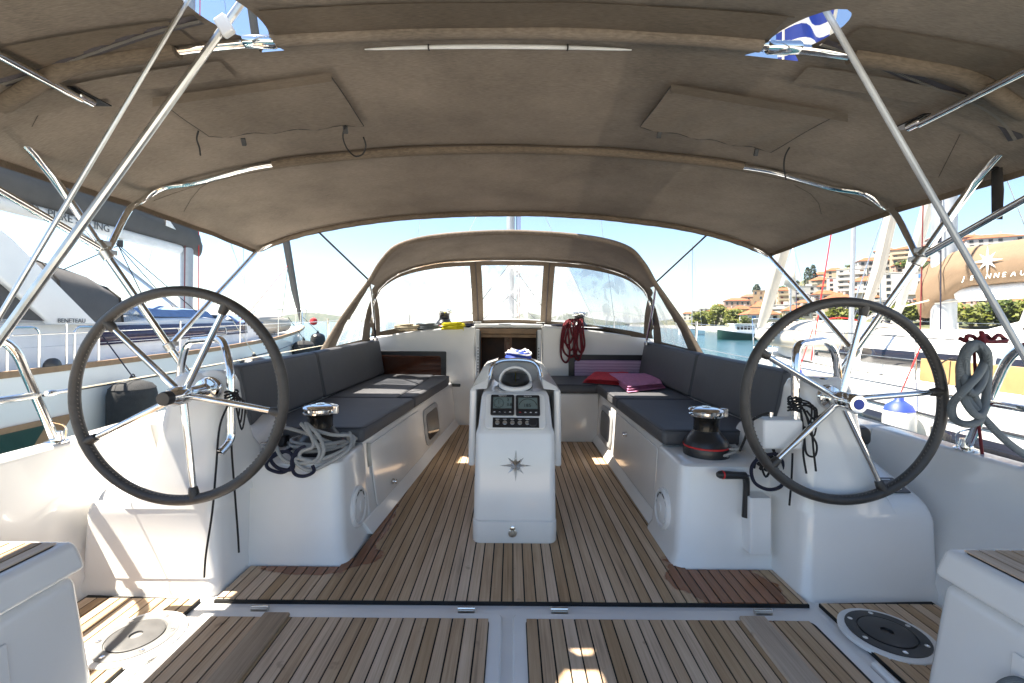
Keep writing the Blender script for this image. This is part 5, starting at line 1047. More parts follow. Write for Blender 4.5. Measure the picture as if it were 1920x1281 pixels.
# --- left neighbour
c1 = -7.70
t = NL = thing('sailing_yacht', 'white sailing yacht with grey boom cover, grey sprayhood and teak rail', 'yacht', (c1, 7, WATER))
br, sh = hull_at(t, c1, 2.0, -1.0, 16.8, [(-1, 0.50), (5, 0.54), (9, 0.62), (12, 0.74), (16.8, 1.0)], teak='bright_teak')
loft_house(t, c1, [(-0.5, 1.5, 0.5, 1.12), (3, 1.55, 0.5, 1.18), (6.5, 1.5, 0.52, 1.2), (6.9, 1.4, 0.52, 1.22), (9.8, 1.3, 0.55, 1.28), (12.2, 1.0, 0.62, 1.15), (13.6, 0.6, 0.75, 0.95)], 'gelcoat_matt', 'coachroof')
def side_strip(t, pts, mat, name, x_off=0.0, bev=0.0): return MB().add([Vector(p) for p in pts], [tuple(range(len(pts)))]).build(name, mat, t, thick=0.02)
def cabx(d, z): return c1 + interp([(6.9, 1.40), (9.8, 1.30), (12.2, 1.0)], d) * (1.0 - 0.05 * (z - 0.55) / 0.42) + 0.014
cw_ = MB().loft([[V(cabx(d, zz), d, zz) for zz in (0.80 + (d - 7) * 0.02, 1.10 + (d - 7) * 0.012)] for d in [7.0 + i * 0.4 for i in range(12)]], caps=False, closed=False).build('cabin_window', 'violet_glass', t, thick=0.012)
for d in (8.3, 9.9): MB().tube(fillet([V(cabx(d, 0.88) + 0.012, d, 0.88), V(cabx(d, 1.04) + 0.012, d, 1.04), V(cabx(d + 0.45, 1.04) + 0.012, d + 0.45, 1.04), V(cabx(d + 0.45, 0.88) + 0.012, d + 0.45, 0.88), V(cabx(d, 0.88) + 0.012, d, 0.88)], 0.05), 0.010, 6).build('opening_port', 'steel_dull', cw_)
hw_ = MB().prism([V(c1 + 2.005, 2.6, -0.55), V(c1 + 2.012, 2.6, -0.05), V(c1 + 2.012, 5.9, -0.02), V(c1 + 2.0, 5.6, -0.48)], (0.012, 0, 0)).build('hull_window', 'bright_teak', t)
MB().prism([V(c1 + 2.018, 2.7, -0.46), V(c1 + 2.024, 2.7, -0.12), V(c1 + 2.024, 5.55, -0.09), V(c1 + 2.014, 5.35, -0.40)], (0.008, 0, 0)).build('pane', 'nav_green', hw_)
# hard arch with builder's name, sprayhood behind it
ar = MB().prism([V(c1 + 1.48, 6.15, 1.12), V(c1 + 1.48, 6.85, 1.12), V(c1 + 1.40, 5.75, 2.2), V(c1 + 1.36, 5.2, 2.62), V(c1 + 1.36, 4.6, 2.62), V(c1 + 1.40, 5.1, 2.15)], (-0.10, 0, 0)).build('arch', 'gelcoat', t, bev=0.03)
MB().prism([V(c1 - 1.48, 6.15, 1.12), V(c1 - 1.48, 6.85, 1.12), V(c1 - 1.40, 5.75, 2.2), V(c1 - 1.36, 5.2, 2.62), V(c1 - 1.36, 4.6, 2.62), V(c1 - 1.40, 5.1, 2.15)], (0.10, 0, 0)).build('arch', 'gelcoat', t, bev=0.03)
MB().box((c1 - 1.37, 4.62, 2.52), (c1 + 1.37, 5.18, 2.64)).build('arch_beam', 'gelcoat', t, bev=0.03)
text_mesh('lettering', 'BENETEAU', 'letter_grey', t, V(c1 + 1.487, 6.22, 1.15), (0, 1, 0), (0, 0, 1), 0.085, 0.002)
def hs(d, hw, zb, zt, k=9): return [V(c1 + hw * math.cos(math.pi * i / k) * (1 if True else 1), d + 0.10 * math.sin(math.pi * i / k), zb + (zt - zb) * math.sin(math.pi * i / k) ** 0.55) for i in range(k + 1)]
MB().loft([hs(5.55, 1.42, 1.2, 2.22), hs(6.3, 1.44, 1.16, 2.20), hs(7.0, 1.42, 1.15, 2.05), hs(7.35, 1.40, 1.15, 1.86)], caps=False, closed=False).build('sprayhood', 'canvas_grey', t, smooth=60)
MB().loft([hs(7.36, 1.40, 1.15, 1.86), hs(8.05, 1.2, 1.22, 1.32)], caps=False, closed=False).build('sprayhood_window', 'vinyl', t, smooth=60)
MB().tube(hs(6.32, 1.45, 1.16, 2.21), 0.014, 6).build('sprayhood_seam', 'webbing', t); MB().tube(hs(7.36, 1.41, 1.15, 1.87), 0.016, 6).build('sprayhood_seam', 'webbing', t)
# mast, boom, cover
md = 10.75
ms = MB().loft([[V(c1 + 0.11 * math.cos(a), md + 0.17 * math.sin(a), z) for a in [2 * math.pi * i / 20 for i in range(20)]] for z in (1.2, 19)]).build('mast', 'alloy_mast', t)
bm_ = MB().loft([[V(c1 + 0.10 * math.cos(a), d, zz + 0.11 * math.sin(a)) for a in [2 * math.pi * i / 12 for i in range(12)]] for d, zz in ((3.6, 3.03), (10.5, 2.83))]).build('boom', 'gelcoat_matt', t, smooth=80)
def cov(d, z0, z1, w): return [V(c1 + w * math.cos(a) * (0.65 if math.sin(a) > 0 else 1.0) + 0.012 * pnoise(V(d * 3, math.cos(a) * 2, 3)), d, (z0 + z1) / 2 + (z1 - z0) / 2 * math.sin(a) + 0.010 * pnoise(V(d * 2, math.sin(a), 7))) for a in [2 * math.pi * i / 18 for i in range(18)]]
MB().loft([cov(d, interp([(3.6, 3.12), (10.4, 2.92), (11.15, 2.75)], d), interp([(3.6, 3.75), (10, 3.70), (10.9, 3.62), (11.15, 3.3)], d), interp([(3.6, 0.24), (10.4, 0.24), (10.9, 0.2), (11.15, 0.10)], d)) for d in [3.6 + i * 0.27 for i in range(29)]]).build('boom_cover', 'canvas_grey', t, smooth=70)
text_mesh('lettering', 'PURE SAILING', 'letter_grey', bm_, V(c1 + 0.108, 7.42, 2.87), (0, 1, -0.028), (0, 0, 1), 0.185, 0.003)
MB().torus(V(c1 + 0.106, 7.22, 2.935), (1, 0, 0), 0.072, 0.008, 28, 6).build('emblem', 'letter_grey', bm_)
MB().add([V(c1 + 0.109, 7.20, 2.89), V(c1 + 0.109, 7.27, 2.89), V(c1 + 0.109, 7.23, 2.99)], [(0, 1, 2)]).build('emblem_sail', 'letter_grey', bm_, thick=0.003)
MB().add([V(c1 + 0.262, 9.75, 3.22), V(c1 + 0.262, 10.05, 3.19), V(c1 + 0.262, 9.78, 3.42)], [(0, 1, 2)]).build('sail_emblem', 'letter_white', t, thick=0.003)
MB().tube([V(c1 + 0.02, 8.9, 2.62), V(c1 + 0.02, 8.9, 2.75)], 0.05, 10).build('mainsheet_block', 'plastic_black', t)
for a, b in (((c1, 8.9, 2.65), (c1 + 0.9, 6.8, 1.9)), ((c1, 8.9, 2.65), (c1 + 1.0, 9.8, 1.3)), ((c1, 8.9, 2.62), (c1 + 1.1, 8.2, 1.5)), ((c1, 4.0, 2.9), (c1 + 0.6, 6.4, 2.3)), ((c1, 8.8, 2.7), (c1, 10.5, 1.35))): MB().tube([V(*a), V(*b)], 0.008, 6).build('sheet', 'rope_black', t)
MB().tube([V(c1 + 0.05, 8.0, 2.75), V(c1, 10.5, 1.45)], 0.035, 8).build('boom_vang', 'alloy_mast', t)
for s in (-1, 1):
    MB().tube([V(c1 + s * 1.75, 10.2, 0.65), V(c1 + s * 1.3, 10.6, 6.0), V(c1, 10.75, 15)], 0.007, 6).build('shroud', 'steel_dull', t); MB().tube([V(c1 + s * 1.7, 11.1, 0.65), V(c1, 10.75, 5.9)], 0.006, 6).build('shroud', 'steel_dull', t)
MB().tube([V(c1 + 0.1, 10.55, 1.3), V(c1 + 0.1, 10.6, 14)], 0.010, 6).build('halyard', 'rope_red', t); MB().tube([V(c1 + 0.15, 10.95, 1.3), V(c1 + 0.15, 10.9, 14)], 0.010, 6).build('halyard', 'rope_bright_red', t)
MB().tube([V(c1 + 0.12, 16.4, 1.1), V(c1 + 0.08, 15.9, 2.3), V(c1, 14.9, 5.4), V(c1, 11.2, 17)], [0.05, 0.11, 0.13, 0.10], 10).build('furled_jib', 'canvas_grey', t)
MB().tube([V(c1, 15.6, 3.1), V(c1 + 0.8, 12.2, 1.6), V(c1 + 1.1, 10.9, 1.1)], 0.010, 6).build('jib_sheet', 'rope_bright_red', t)
MB().tube(smooth_path([V(c1, 15.6, 3.1), V(c1 + 0.3, 14.8, 2.1), V(c1 + 0.9, 13.4, 1.2)]), 0.010, 6).build('jib_sheet', 'rope_black', t)
rail_set(t, c1, br, sh, 1, [0.5, 3.3, 5.9, 7.9, 9.9, 12.0, 13.9, 15.2])
MB().tube(fillet([V(c1 + 0.85, 14.9, 0.95), V(c1 + 0.8, 14.95, 1.52), V(c1 + 0.35, 16.3, 1.62), V(c1 - 0.35, 16.3, 1.62), V(c1 - 0.8, 14.95, 1.52), V(c1 - 0.85, 14.9, 0.95)], 0.1), 0.014, 8).build('bow_rail', 'steel', t)
MB().tube([V(c1 + 0.35, 16.3, 1.62), V(c1 + 0.25, 16.2, 1.0)], 0.014, 8).build('bow_rail', 'steel', t)
for d in (5.2, 6.0): MB().tube(fillet([V(c1 + 1.93, d, 0.54), V(c1 + 1.93, d, 1.10), V(c1 + 1.93, d + 0.35, 1.10), V(c1 + 1.93, d + 0.35, 0.54)], 0.1), 0.0155, 10).build('gate_hoop', 'steel', t)
MB().lathe(V(c1 + 1.93, 5.7, 0.60), (1, 0, 0), [(0.11, 0), (0.11, 0.03), (0.06, 0.05), (0.02, 0.06)], 20).build('block_wheel', 'plastic_black', t)
MB().loft([[V(c1 + x, d, z) for x, z in ((-0.9, 1.30), (-0.8, 1.42), (0, 1.48 + 0.05 * math.sin(d * 4)), (0.8, 1.40), (0.95, 1.26))] for d in (8.3, 9.0, 9.7, 10.3)], caps=False, closed=False).build('hatch_cover', 'cover_blue', t, smooth=60)
MB().loft([[V(c1 + 0.5 + x, d, z) for x, z in ((-0.5, 1.22), (-0.4, 1.34), (0.3, 1.32), (0.55, 1.14))] for d in (11.0, 11.6, 12.2)], caps=False, closed=False).build('hatch_cover', 'cover_blue', t, smooth=60)
tr_ = thing('rolled_tender', 'rolled beige tender lashed on the foredeck near the dark furled jib', 'tender', (c1 + 0.9, 12.8, 0.8))
MB().lathe(V(c1 + 0.75, 11.6, 1.12), (0.05, 1, -0.02), [(0.05, 0), (0.20, 0.06), (0.25, 0.3), (0.25, 1.6), (0.2, 2.1), (0.05, 2.2)], 20).build('tube', 'tender_grey', tr_)
MB().lathe(V(c1 + 0.45, 11.7, 1.06), (0.03, 1, 0), [(0.05, 0), (0.18, 0.06), (0.22, 0.3), (0.2, 1.7), (0.05, 1.9)], 20).build('tube', 'tender_grey', tr_)
def fender(label, top, r, h, body, cap, line_to, lmat, group=None):
    top = Vector(top); t = thing('fender', label, 'fender', top - V(0, 0, h + 0.1), group)
    MB().lathe(top, (0, 0, -1), [(0.03, 0.0), (r * 0.45, 0.015), (r * 0.75, 0.05), (r * 0.93, 0.11), (r, 0.2), (r, h - 0.22), (r * 0.85, h - 0.10), (r * 0.4, h - 0.02), (0.03, h)], 24).build('body', body, t, smooth=60)
    MB().lathe(top, (0, 0, -1), [(0.028, -0.06), (0.04, -0.05), (0.045, -0.01), (r * 0.46, 0.010), (r * 0.77, 0.046), (r * 0.95, 0.108)], 24, caps=False).build('cap', cap, t, smooth=60)
    MB().tube([top + V(0, 0, 0.05), Vector(line_to)], 0.008, 6).build('lanyard', lmat, t)
    MB().torus(top + V(0, 0, 0.06), (1, 0, 0), 0.03, 0.009, 14, 6).build('knot', lmat, t)
fx_ = c1 + br(6.5) + 0.30
fender('large dark fender hanging beside the brown hull window', (fx_, 6.5, 0.33), 0.29, 0.95, 'fender_cover', 'fender_cover', (c1 + br(6.4) - 0.06, 6.35, 1.05), 'rope_navy')
fx_ = c1 + br(9.8) + 0.3
fender('dark flat-topped fender half hidden by the back cushion', (fx_, 9.8, 0.42), 0.28, 0.85, 'fender_cover', 'plastic_black', (c1 + br(9.6) - 0.06, 9.6, 1.2), 'rope_line')
fx_ = c1 + br(13.4) + 0.3
fender('dark rounded fender near the bow beside the dark furled jib', (fx_, 13.4, 0.62), 0.30, 0.95, 'fender_cover', 'fender_cover', (c1 + br(13) - 0.06, 13.0, 1.3), 'rope_navy')
fx_ = c1 + br(15.6) + 0.35
fender('slim dark fender hanging right at the bow', (fx_ + 0.1, 15.7, 0.78), 0.24, 0.95, 'fender_cover', 'plastic_black', (c1 + br(15.6) - 0.06, 15.5, 1.4), 'rope_navy')
an = W(588, 603, 17.0); tag(MB().lathe(an, (0, 0, 1), [(0.02, -0.14), (0.11, -0.1), (0.14, 0), (0.11, 0.1), (0.02, 0.14)], 16).build('buoy', 'red', at=an), 'small red buoy at the bow of the neighbouring yacht', 'buoy')
# --- right neighbour
c2 = 6.75
t = NR = thing('sailing_yacht', 'white sailing yacht with tan star boom cover and inverted tender on deck', 'yacht', (c2, 5, WATER))
br2, sh2 = hull_at(t, c2, 2.15, -3.0, 12.6, [(-3, 0.48), (4, 0.50), (8, 0.50), (12.6, 0.56)])
loft_house(t, c2, [(-1, 1.6, 0.45, 1.05), (3, 1.62, 0.5, 1.12), (4.6, 1.6, 0.5, 1.13), (7.5, 1.45, 0.52, 1.10), (9.4, 1.1, 0.55, 0.95), (10.4, 0.7, 0.58, 0.72)], 'gelcoat_matt', 'coachroof')
def cx2(d, z): return c2 - interp([(3, 1.62), (4.6, 1.60), (7.5, 1.45), (9.4, 1.1)], d) * (1.0 - 0.05 * (z - 0.5) / 0.37) - 0.016
for a, b in ((3.2, 4.9), (5.2, 6.9), (7.1, 8.2)): MB().loft([[V(cx2(d, zz), d, zz) for zz in (0.66, 0.86)] for d in [lerp(a, b, i / 6) for i in range(7)]], caps=False, closed=False).build('cabin_window', 'dark_glass', t, thick=0.012)
for a, b in ((3.4, 5.0), (5.4, 6.2), (1.6, 3.0)): MB().loft([[V(c2 - br2(d) - 0.008, d, zz) for zz in (-0.12, 0.10)] for d in [lerp(a, b, i / 6) for i in range(7)]], caps=False, closed=False).build('hull_window', 'dark_glass', t, thick=0.012)
md2 = 7.12
MB().loft([[V(c2 + 0.13 * math.cos(a), md2 + 0.18 * math.sin(a), z) for a in [2 * math.pi * i / 20 for i in range(20)]] for z in (0.9, 18)]).build('mast', 'alloy_mast', t)
MB().box((c2 - 0.137, md2 - 0.07, 2.35), (c2 - 0.128, md2 - 0.04, 2.75)).build('mast_slot', 'plastic_black', t)
MB().loft([[V(c2 + 0.10 * math.cos(a), d, zz + 0.115 * math.sin(a)) for a in [2 * math.pi * i / 12 for i in range(12)]] for d, zz in ((1.5, 1.74), (6.85, 1.68))]).build('boom', 'gelcoat_matt', t, smooth=80)
def cov2(d):
    z0 = interp([(1.5, 1.82), (6.7, 1.78), (7.0, 1.58), (7.42, 1.32)], d); z1 = interp([(1.5, 2.36), (6.8, 2.36), (7.2, 2.30), (7.42, 2.15)], d); w_ = interp([(1.5, 0.22), (6.7, 0.22), (7.0, 0.21), (7.42, 0.17)], d)
    return [V(c2 + w_ * (math.cos(a) * 0.75 if math.sin(a) > 0.3 else math.copysign(abs(math.cos(a)) ** 0.45, math.cos(a)) * lerp(1.0, 0.85, max(0, math.sin(a)) / 0.3)) + 0.02 * pnoise(V(d * 3.3, math.sin(a) * 2, 2)), d, (z0 + z1) / 2 + (z1 - z0) / 2 * math.sin(a) + 0.015 * pnoise(V(d * 4, math.sin(a), 5))) for a in [2 * math.pi * i / 24 for i in range(24)]]
cvr = MB().loft([cov2(lerp(1.5, 7.42, i / 44)) for i in range(45)]).build('boom_cover', 'canvas_tan', t, smooth=70)
mb = MB(); star(mb, V(c2 - 0.236, 6.24, 2.10), (0, -1, 0), (0, 0, 1), (-1, 0, 0), 0.20, 0.15, 0.014); mb.build('star_emblem', 'letter_white', cvr, smooth=0)
for i_, ch_ in enumerate('JEANNEAU'): text_mesh('letter', ch_, 'letter_white', cvr, V(c2 - 0.222, 6.60 - 0.106 * i_, 1.855 + 0.0006 * i_), (0, -1, 0.006), (0.25, 0, 1), 0.095, 0.003)
MB().tube([V(c2 - 0.15, 7.1, 1.55), V(c2 - 0.1, 6.4, 1.60)], 0.012, 6).build('gooseneck', 'steel_dull', t)
MB().tube([V(c2 - 0.05, 6.8, 1.0), V(c2, 4.6, 1.62)], 0.045, 8).build('boom_vang', 'gelcoat_matt', t)
MB().tube(smooth_path([V(c2 - 0.2, 7.15, 1.60), V(c2 - 0.9, 7.4, 1.35), V(c2 - 1.5, 7.0, 1.0), V(c2 - 1.9, 6.4, 0.8)]), 0.012, 6).build('preventer', 'rope_line', t)
for k, (a, b, m) in enumerate((((c2 - 0.2, 7.3, 1.0), (c2 - 0.1, 7.2, 14), 'rope_red'), ((c2 - 0.25, 6.9, 1.0), (c2 - 0.2, 7.0, 14), 'rope_navy'), ((c2 - 1.75, 7.6, 0.6), (c2, 7.2, 14), 'rope_bright_red'))): MB().tube([V(*a), V(*b)], 0.010, 6).build('halyard', m, t)
for s in (-1, 1):
    MB().tube([V(c2 + s * 1.95, 6.45, 0.55), V(c2 + s * 1.75, 6.6, 6.0), V(c2, 7.1, 15)], [0.034, 0.022, 0.01], 8).build('shroud', 'alloy_mast', t); MB().tube([V(c2 + s * 1.88, 6.9, 0.55), V(c2, 7.1, 5.9)], 0.008, 6).build('shroud', 'steel_dull', t)
MB().tube([V(c2 - 0.15, 12.25, 0.85), V(c2 - 0.12, 11.9, 1.5), V(c2, 10.9, 4.0), V(c2, 7.4, 16)], [0.06, 0.13, 0.17, 0.12], 12).build('furled_jib', 'sailcloth', t)
MB().add([V(c2 + 0.0, 11.3, 2.2), V(c2 + 0.05, 10.9, 2.0), V(c2 + 0.04, 11.0, 3.1)], [(0, 1, 2)]).build('jib_clew', 'sailcloth', t, thick=0.03)
for e in ((c2 - 1.6, 8.2, 0.7), (c2 - 0.4, 7.5, 1.2)): MB().tube([V(c2 + 0.05, 10.9, 2.02), V(*e)], 0.010, 6).build('jib_sheet', 'rope_navy', t)
MB().tube([V(c2 - 0.25, 8.6, 0.95), V(c2 - 0.15, 8.2, 2.2), V(c2 + 0.1, 7.3, 6.5)], [0.05, 0.10, 0.09], 10).build('staysail', 'sailcloth', t)
rail_set(t, c2, br2, sh2, -1, [-1.5, 1.4, 3.6, 5.3, 7.4, 9.4, 11.0])
MB().tube(fillet([V(c2 - 0.8, 11.2, 0.7), V(c2 - 0.78, 11.3, 1.3), V(c2 - 0.2, 12.4, 1.36), V(c2 + 0.3, 12.4, 1.36), V(c2 + 0.8, 11.2, 1.3)], 0.1), 0.015, 8).build('bow_rail', 'steel', t)
tb = thing('gangplank', 'long pale wooden plank lashed upright to the guard rail', 'plank', (c2 - 2.0, 4.2, 0.55))
MB().hexa([(c2 - 2.14, 2.4, 0.58), (c2 - 2.10, 2.4, 0.58), (c2 - 2.10, 5.15, 0.58), (c2 - 2.14, 5.15, 0.58), (c2 - 2.12, 2.4, 0.83), (c2 - 2.08, 2.4, 0.83), (c2 - 2.08, 5.15, 0.83), (c2 - 2.12, 5.15, 0.83)]).build('board', 'pale_plank', tb, bev=0.006)
for d in (2.9, 4.8): MB().torus(V(c2 - 2.11, d, 0.70), (0, 1, 0), 0.15, 0.008, 20, 6).build('lashing', 'rope_black', tb)
tn = thing('inverted_tender', 'beige inflatable tender lying upside down on the foredeck', 'tender', (c2 - 0.5, 9, 0.8))
def tsec(d, hw, zt, zb): return [V(c2 - 0.55 + hw * math.cos(a), d, zb + (zt - zb) * max(0, math.sin(a)) ** 0.7) for a in [math.pi * i / 14 for i in range(15)]]
MB().loft([tsec(7.3, 0.5, 1.10, 0.85), tsec(7.45, 0.74, 1.22, 0.80), tsec(8.6, 0.78, 1.30, 0.78), tsec(9.5, 0.74, 1.30, 0.78), tsec(10.2, 0.55, 1.24, 0.80), tsec(10.7, 0.25, 1.14, 0.86), tsec(10.85, 0.05, 1.05, 0.9)], caps=True, closed=True).build('floor', 'tender_grey', tn, smooth=60)
for s in (-1, 1): MB().tube(smooth_path([V(c2 - 0.55 + s * 0.74, 7.35, 0.93), V(c2 - 0.55 + s * 0.78, 8.6, 0.92), V(c2 - 0.55 + s * 0.66, 9.9, 0.93), V(c2 - 0.55 + s * 0.2, 10.75, 0.98), V(c2 - 0.55, 10.85, 1.0)]), 0.17, 14).build('side_tube', 'tender_grey', tn)
MB().tube(smooth_path([V(c2 - 1.33, 8.6, 0.8), V(c2 - 0.9, 8.5, 1.28), V(c2 - 0.5, 8.4, 1.32), V(c2 - 0.1, 8.5, 1.2)]), 0.010, 6).build('lashing', 'rope_bright_red', tn)
f2 = c2 - br2(5.15) - 0.20
fender('white fender with blue top hung by a red line below the wooden plank', (f2, 5.2, 0.34), 0.155, 0.72, 'fender_white', 'blue', (c2 - br2(5.1) + 0.06, 5.2, 1.0), 'rope_bright_red')
f2 = c2 - br2(7.3) - 0.20
fender('white fender with blue top hung near the bow behind the right wheel', (f2, 7.35, 0.42), 0.15, 0.72, 'fender_white', 'blue', (c2 - br2(7.3) + 0.06, 7.4, 1.15), 'rope_bright_red')
# --- further yachts beyond the right neighbour
def far_yacht(label, c, d0, d1, jib, mh=15):
    t = thing('sailing_yacht', label, 'yacht', (c, (d0 + d1) / 2, WATER))
    b, s = hull_at(t, c, 1.9, d0, d1, [(d0, 0.45), (d1, 0.8)])
    loft_house(t, c, [(d0 + 1, 1.4, 0.45, 1.0), (lerp(d0, d1, 0.5), 1.4, 0.5, 1.1), (lerp(d0, d1, 0.75), 0.8, 0.6, 0.85)], 'gelcoat_matt', 'coachroof')
    m = lerp(d0, d1, 0.56)
    MB().tube([V(c, m, 0.9), V(c, m, mh)], 0.10, 10).build('mast', 'alloy_mast', t)
    MB().tube([V(c, d1 - 0.4, 0.9), V(c, d1 - 0.8, 1.8), V(c, lerp(d1, m, 0.3), 5.0), V(c, m + 0.2, mh - 1)], [0.05, 0.12, 0.16, 0.1], 10).build('furled_jib', jib, t)
    MB().tube([V(c, m, 1.9), V(c, m - 4.5, 1.95)], 0.09, 8).build('boom', 'gelcoat_matt', t); MB().loft([[V(c + 0.2 * math.cos(a), d, 2.25 + 0.24 * math.sin(a)) for a in [2 * math.pi * i / 10 for i in range(10)]] for d in (m - 0.1, m - 4.4)]).build('boom_cover', 'canvas_tan', t)
    for k in (-1, 1): MB().tube([V(c + k * 1.7, m - 0.4, 0.6), V(c, m, mh - 2)], 0.008, 6).build('shroud', 'steel_dull', t)
    rail_set(t, c, b, s, -1, [d0 + 1, lerp(d0, d1, 0.4), lerp(d0, d1, 0.7), d1 - 1.5])
far_yacht('white yacht with furled pale jib lying beyond the tan boom cover', 11.6, 0.5, 14.4, 'sailcloth')
far_yacht('white yacht farthest out in the row beyond the tan boom cover', 16.4, 1.5, 15.2, 'sailcloth')
# ------------------------------------------------------------------ far shore, town, trees, boats
SHORE = [(1180, 420), (1250, 270), (1320, 175), (1400, 122), (1500, 106), (1640, 95), (1800, 86), (2150, 72)]
RIDGE = [(1180, 606), (1250, 601), (1285, 596), (1340, 584), (1400, 563), (1450, 549), (1500, 537), (1560, 512), (1620, 492), (1700, 470), (1780, 457), (1850, 450), (1920, 452), (2150, 462)]
RIDGED = [(1180, 560), (1285, 430), (1340, 385), (1450, 300), (1560, 250), (1700, 205), (1850, 175), (2150, 160)]
QZ = 0.35
def yq(x): d = interp(SHORE, x) + 6; return HY - (QZ - CAMZ) * FPX / d + (x - CX) * math.tan(ROLL)
def dof(x, y):
    t = (yq(x) - y) / max(1.0, yq(x) - interp(RIDGE, x)); t = min(1.15, max(0, t)); return lerp(interp(SHORE, x) + 9, interp(RIDGED, x), t)
def terrain():
    rows = []
    xs = [1180 + 18 * i for i in range(54)]
    for x in xs:
        s = interp(SHORE, x); col = []
        def gp(px, d, z): p = W(px, HY, d); return V(p.x, p.y, z)
        col += [gp(x, s + 6.5, QZ)]
        for k in range(1, 13):
            t = k / 12; y = lerp(yq(x), interp(RIDGE, x), t); d = lerp(s + 9, interp(RIDGED, x), t); p = W(x, y, d); col.append(p + V(0, 0, 0.5 * pnoise(p * 0.08) - 0.4))
        e = col[-1]; col += [e + V(0.2 * e.x * 0.15, e.y * 0.15, -1), V(e.x * 1.35, e.y * 1.35, -2)]
        rows.append(col)
    tag(MB().loft(rows, caps=False, closed=False).build('hillside', 'hillside', smooth=80), kind='structure')
    q = MB(); R_ = []
    for x in xs:
        s = interp(SHORE, x); a = W(x, HY, s); b = W(x, HY, s + 7)
        R_.append([V(a.x, a.y, WATER - 0.4), V(a.x, a.y, QZ), V(b.x, b.y, QZ + 0.002)])
    q.loft(R_, caps=False, closed=False); tag(q.build('quay', 'quay_stone', smooth=30), kind='structure')
terrain()
rh = random.Random(21); BOX = []; HLAB = []; SEEN = {}
def house(x0, x1, yt, yb, wall, roof, st, label, sh='dark_glass', balc=(), nwin=None, rot=None, d=None, group='houses of the hillside town'):
    BOX.append((x0, x1, yt, yb)); HLAB.append(label); xm = (x0 + x1) / 2; d = d or dof(xm, yb); k = d / FPX; w_ = (x1 - x0) * k; base = W(xm, yb, d); h = (yb - yt) * k; dep = max(5.0, w_ * 0.75)
    a = rot if rot is not None else rh.uniform(-0.28, 0.28) + math.atan2(base.x, base.y) * -0.9
    cs, sn = math.cos(a), math.sin(a)
    w_ *= 0.96 / max(0.75, math.cos(abs(a)))
    def P(x, y, z): return V(base.x + x * cs - y * sn, base.y + x * sn + y * cs, base.z + z)
    t = thing('house', label, 'house', base, group)
    hx = w_ / 2
    def bx(x0_, x1_, y0_, y1_, z0_, z1_): return MB().hexa([P(x0_, y0_, z0_), P(x1_, y0_, z0_), P(x1_, y1_, z0_), P(x0_, y1_, z0_), P(x0_, y0_, z1_), P(x1_, y0_, z1_), P(x1_, y1_, z1_), P(x0_, y1_, z1_)])
    bx(-hx, hx, 0, dep, -4, h).build('wall', 'wall_' + wall, t, smooth=0)
    fh = h / st
    if roof == 'flat':
        bx(-hx - 0.12, hx + 0.12, -0.12, dep + 0.1, h + 0.01, h + 0.22).build('parapet', 'wall_' + wall, t, smooth=0)
        bx(hx * 0.2, hx * 0.6, dep * 0.3, dep * 0.6, h + 0.22, h + 1.3).build('roof_hut', 'wall_' + wall, t, smooth=0)
    else:
        rhh = min(2.0, 0.16 * w_ + 0.5); o = 0.35; mt = 'roof_brown' if roof == 'brown' else 'roof_tile'
        if roof == 'dome':
            c = P(0, dep / 2, 0); MB().loft([[V(c.x + r * math.cos(q), c.y + r * math.sin(q), base.z + z) for q in [2 * math.pi * i / 8 for i in range(8)]] for r, z in ((hx * 1.15, h + 0.02), (hx * 0.75, h + rhh * 0.5), (0.1, h + rhh * 1.15))]).build('roof', mt, t, smooth=0)
        else:
            rf = MB().add([P(-hx - o, -o, h), P(hx + o, -o, h), P(hx + o, dep + o, h), P(-hx - o, dep + o, h), P(-hx * 0.45, dep * 0.5, h + rhh), P(hx * 0.45, dep * 0.5, h + rhh), P(-hx - o, -o, h + 0.12), P(hx + o, -o, h + 0.12), P(hx + o, dep + o, h + 0.12), P(-hx - o, dep + o, h + 0.12)], [(0, 1, 2, 3), (6, 7, 5, 4), (8, 9, 4, 5), (7, 8, 5), (9, 6, 4), (0, 6, 7, 1), (1, 7, 8, 2), (2, 8, 9, 3), (3, 9, 6, 0)]).build('roof', mt, t, smooth=0)
            bx(hx * 0.3, hx * 0.3 + 0.5, dep * 0.45, dep * 0.45 + 0.5, h + 0.3, h + rhh + 0.7).build('chimney', 'wall_white', t, smooth=0)
    nw = nwin or max(1, round(w_ / 3.0))
    wm = bx  # windows: pane set in a frame, shutters beside it
    for s in range(st):
        for i in range(nw):
            if rh.random() < 0.08 and nw > 2: continue
            cx0 = -hx + (i + 0.5) * w_ / nw + rh.uniform(-0.15, 0.15); ww = min(0.55, w_ / nw * 0.30); z0 = s * fh + fh * (0.28 if s not in balc else 0.04); z1 = s * fh + fh * 0.80
            wn = bx(cx0 - ww - 0.07, cx0 + ww + 0.07, -0.05, 0.02, z0 - 0.07, z1 + 0.07).build('window', 'wall_ivory' if wall == 'white' else 'wall_white', t, smooth=0)
            bx(cx0 - ww, cx0 + ww, -0.08, -0.04, z0, z1).build('pane', sh if rh.random() < 0.55 else 'dark_glass', wn, smooth=0)
        if s in balc:
            b_ = bx(-hx * 0.92, hx * 0.92, -1.2, 0.0, s * fh - 0.02, s * fh + 0.14).build('balcony', 'wall_' + wall, t, smooth=0)
            bx(-hx * 0.92, hx * 0.92, -1.2, -1.1, s * fh + 0.15, s * fh + 0.95).build('balustrade', 'wall_' + wall, b_, smooth=0)
    for sd in (-1, 1):
        for s in range(st):
            z0 = s * fh + fh * 0.3; z1 = s * fh + fh * 0.78; y = dep * 0.35
            wn = bx(sd * hx - 0.05, sd * hx + 0.05, y - 0.55, y + 0.55, z0, z1).build('window', sh, t, smooth=0)
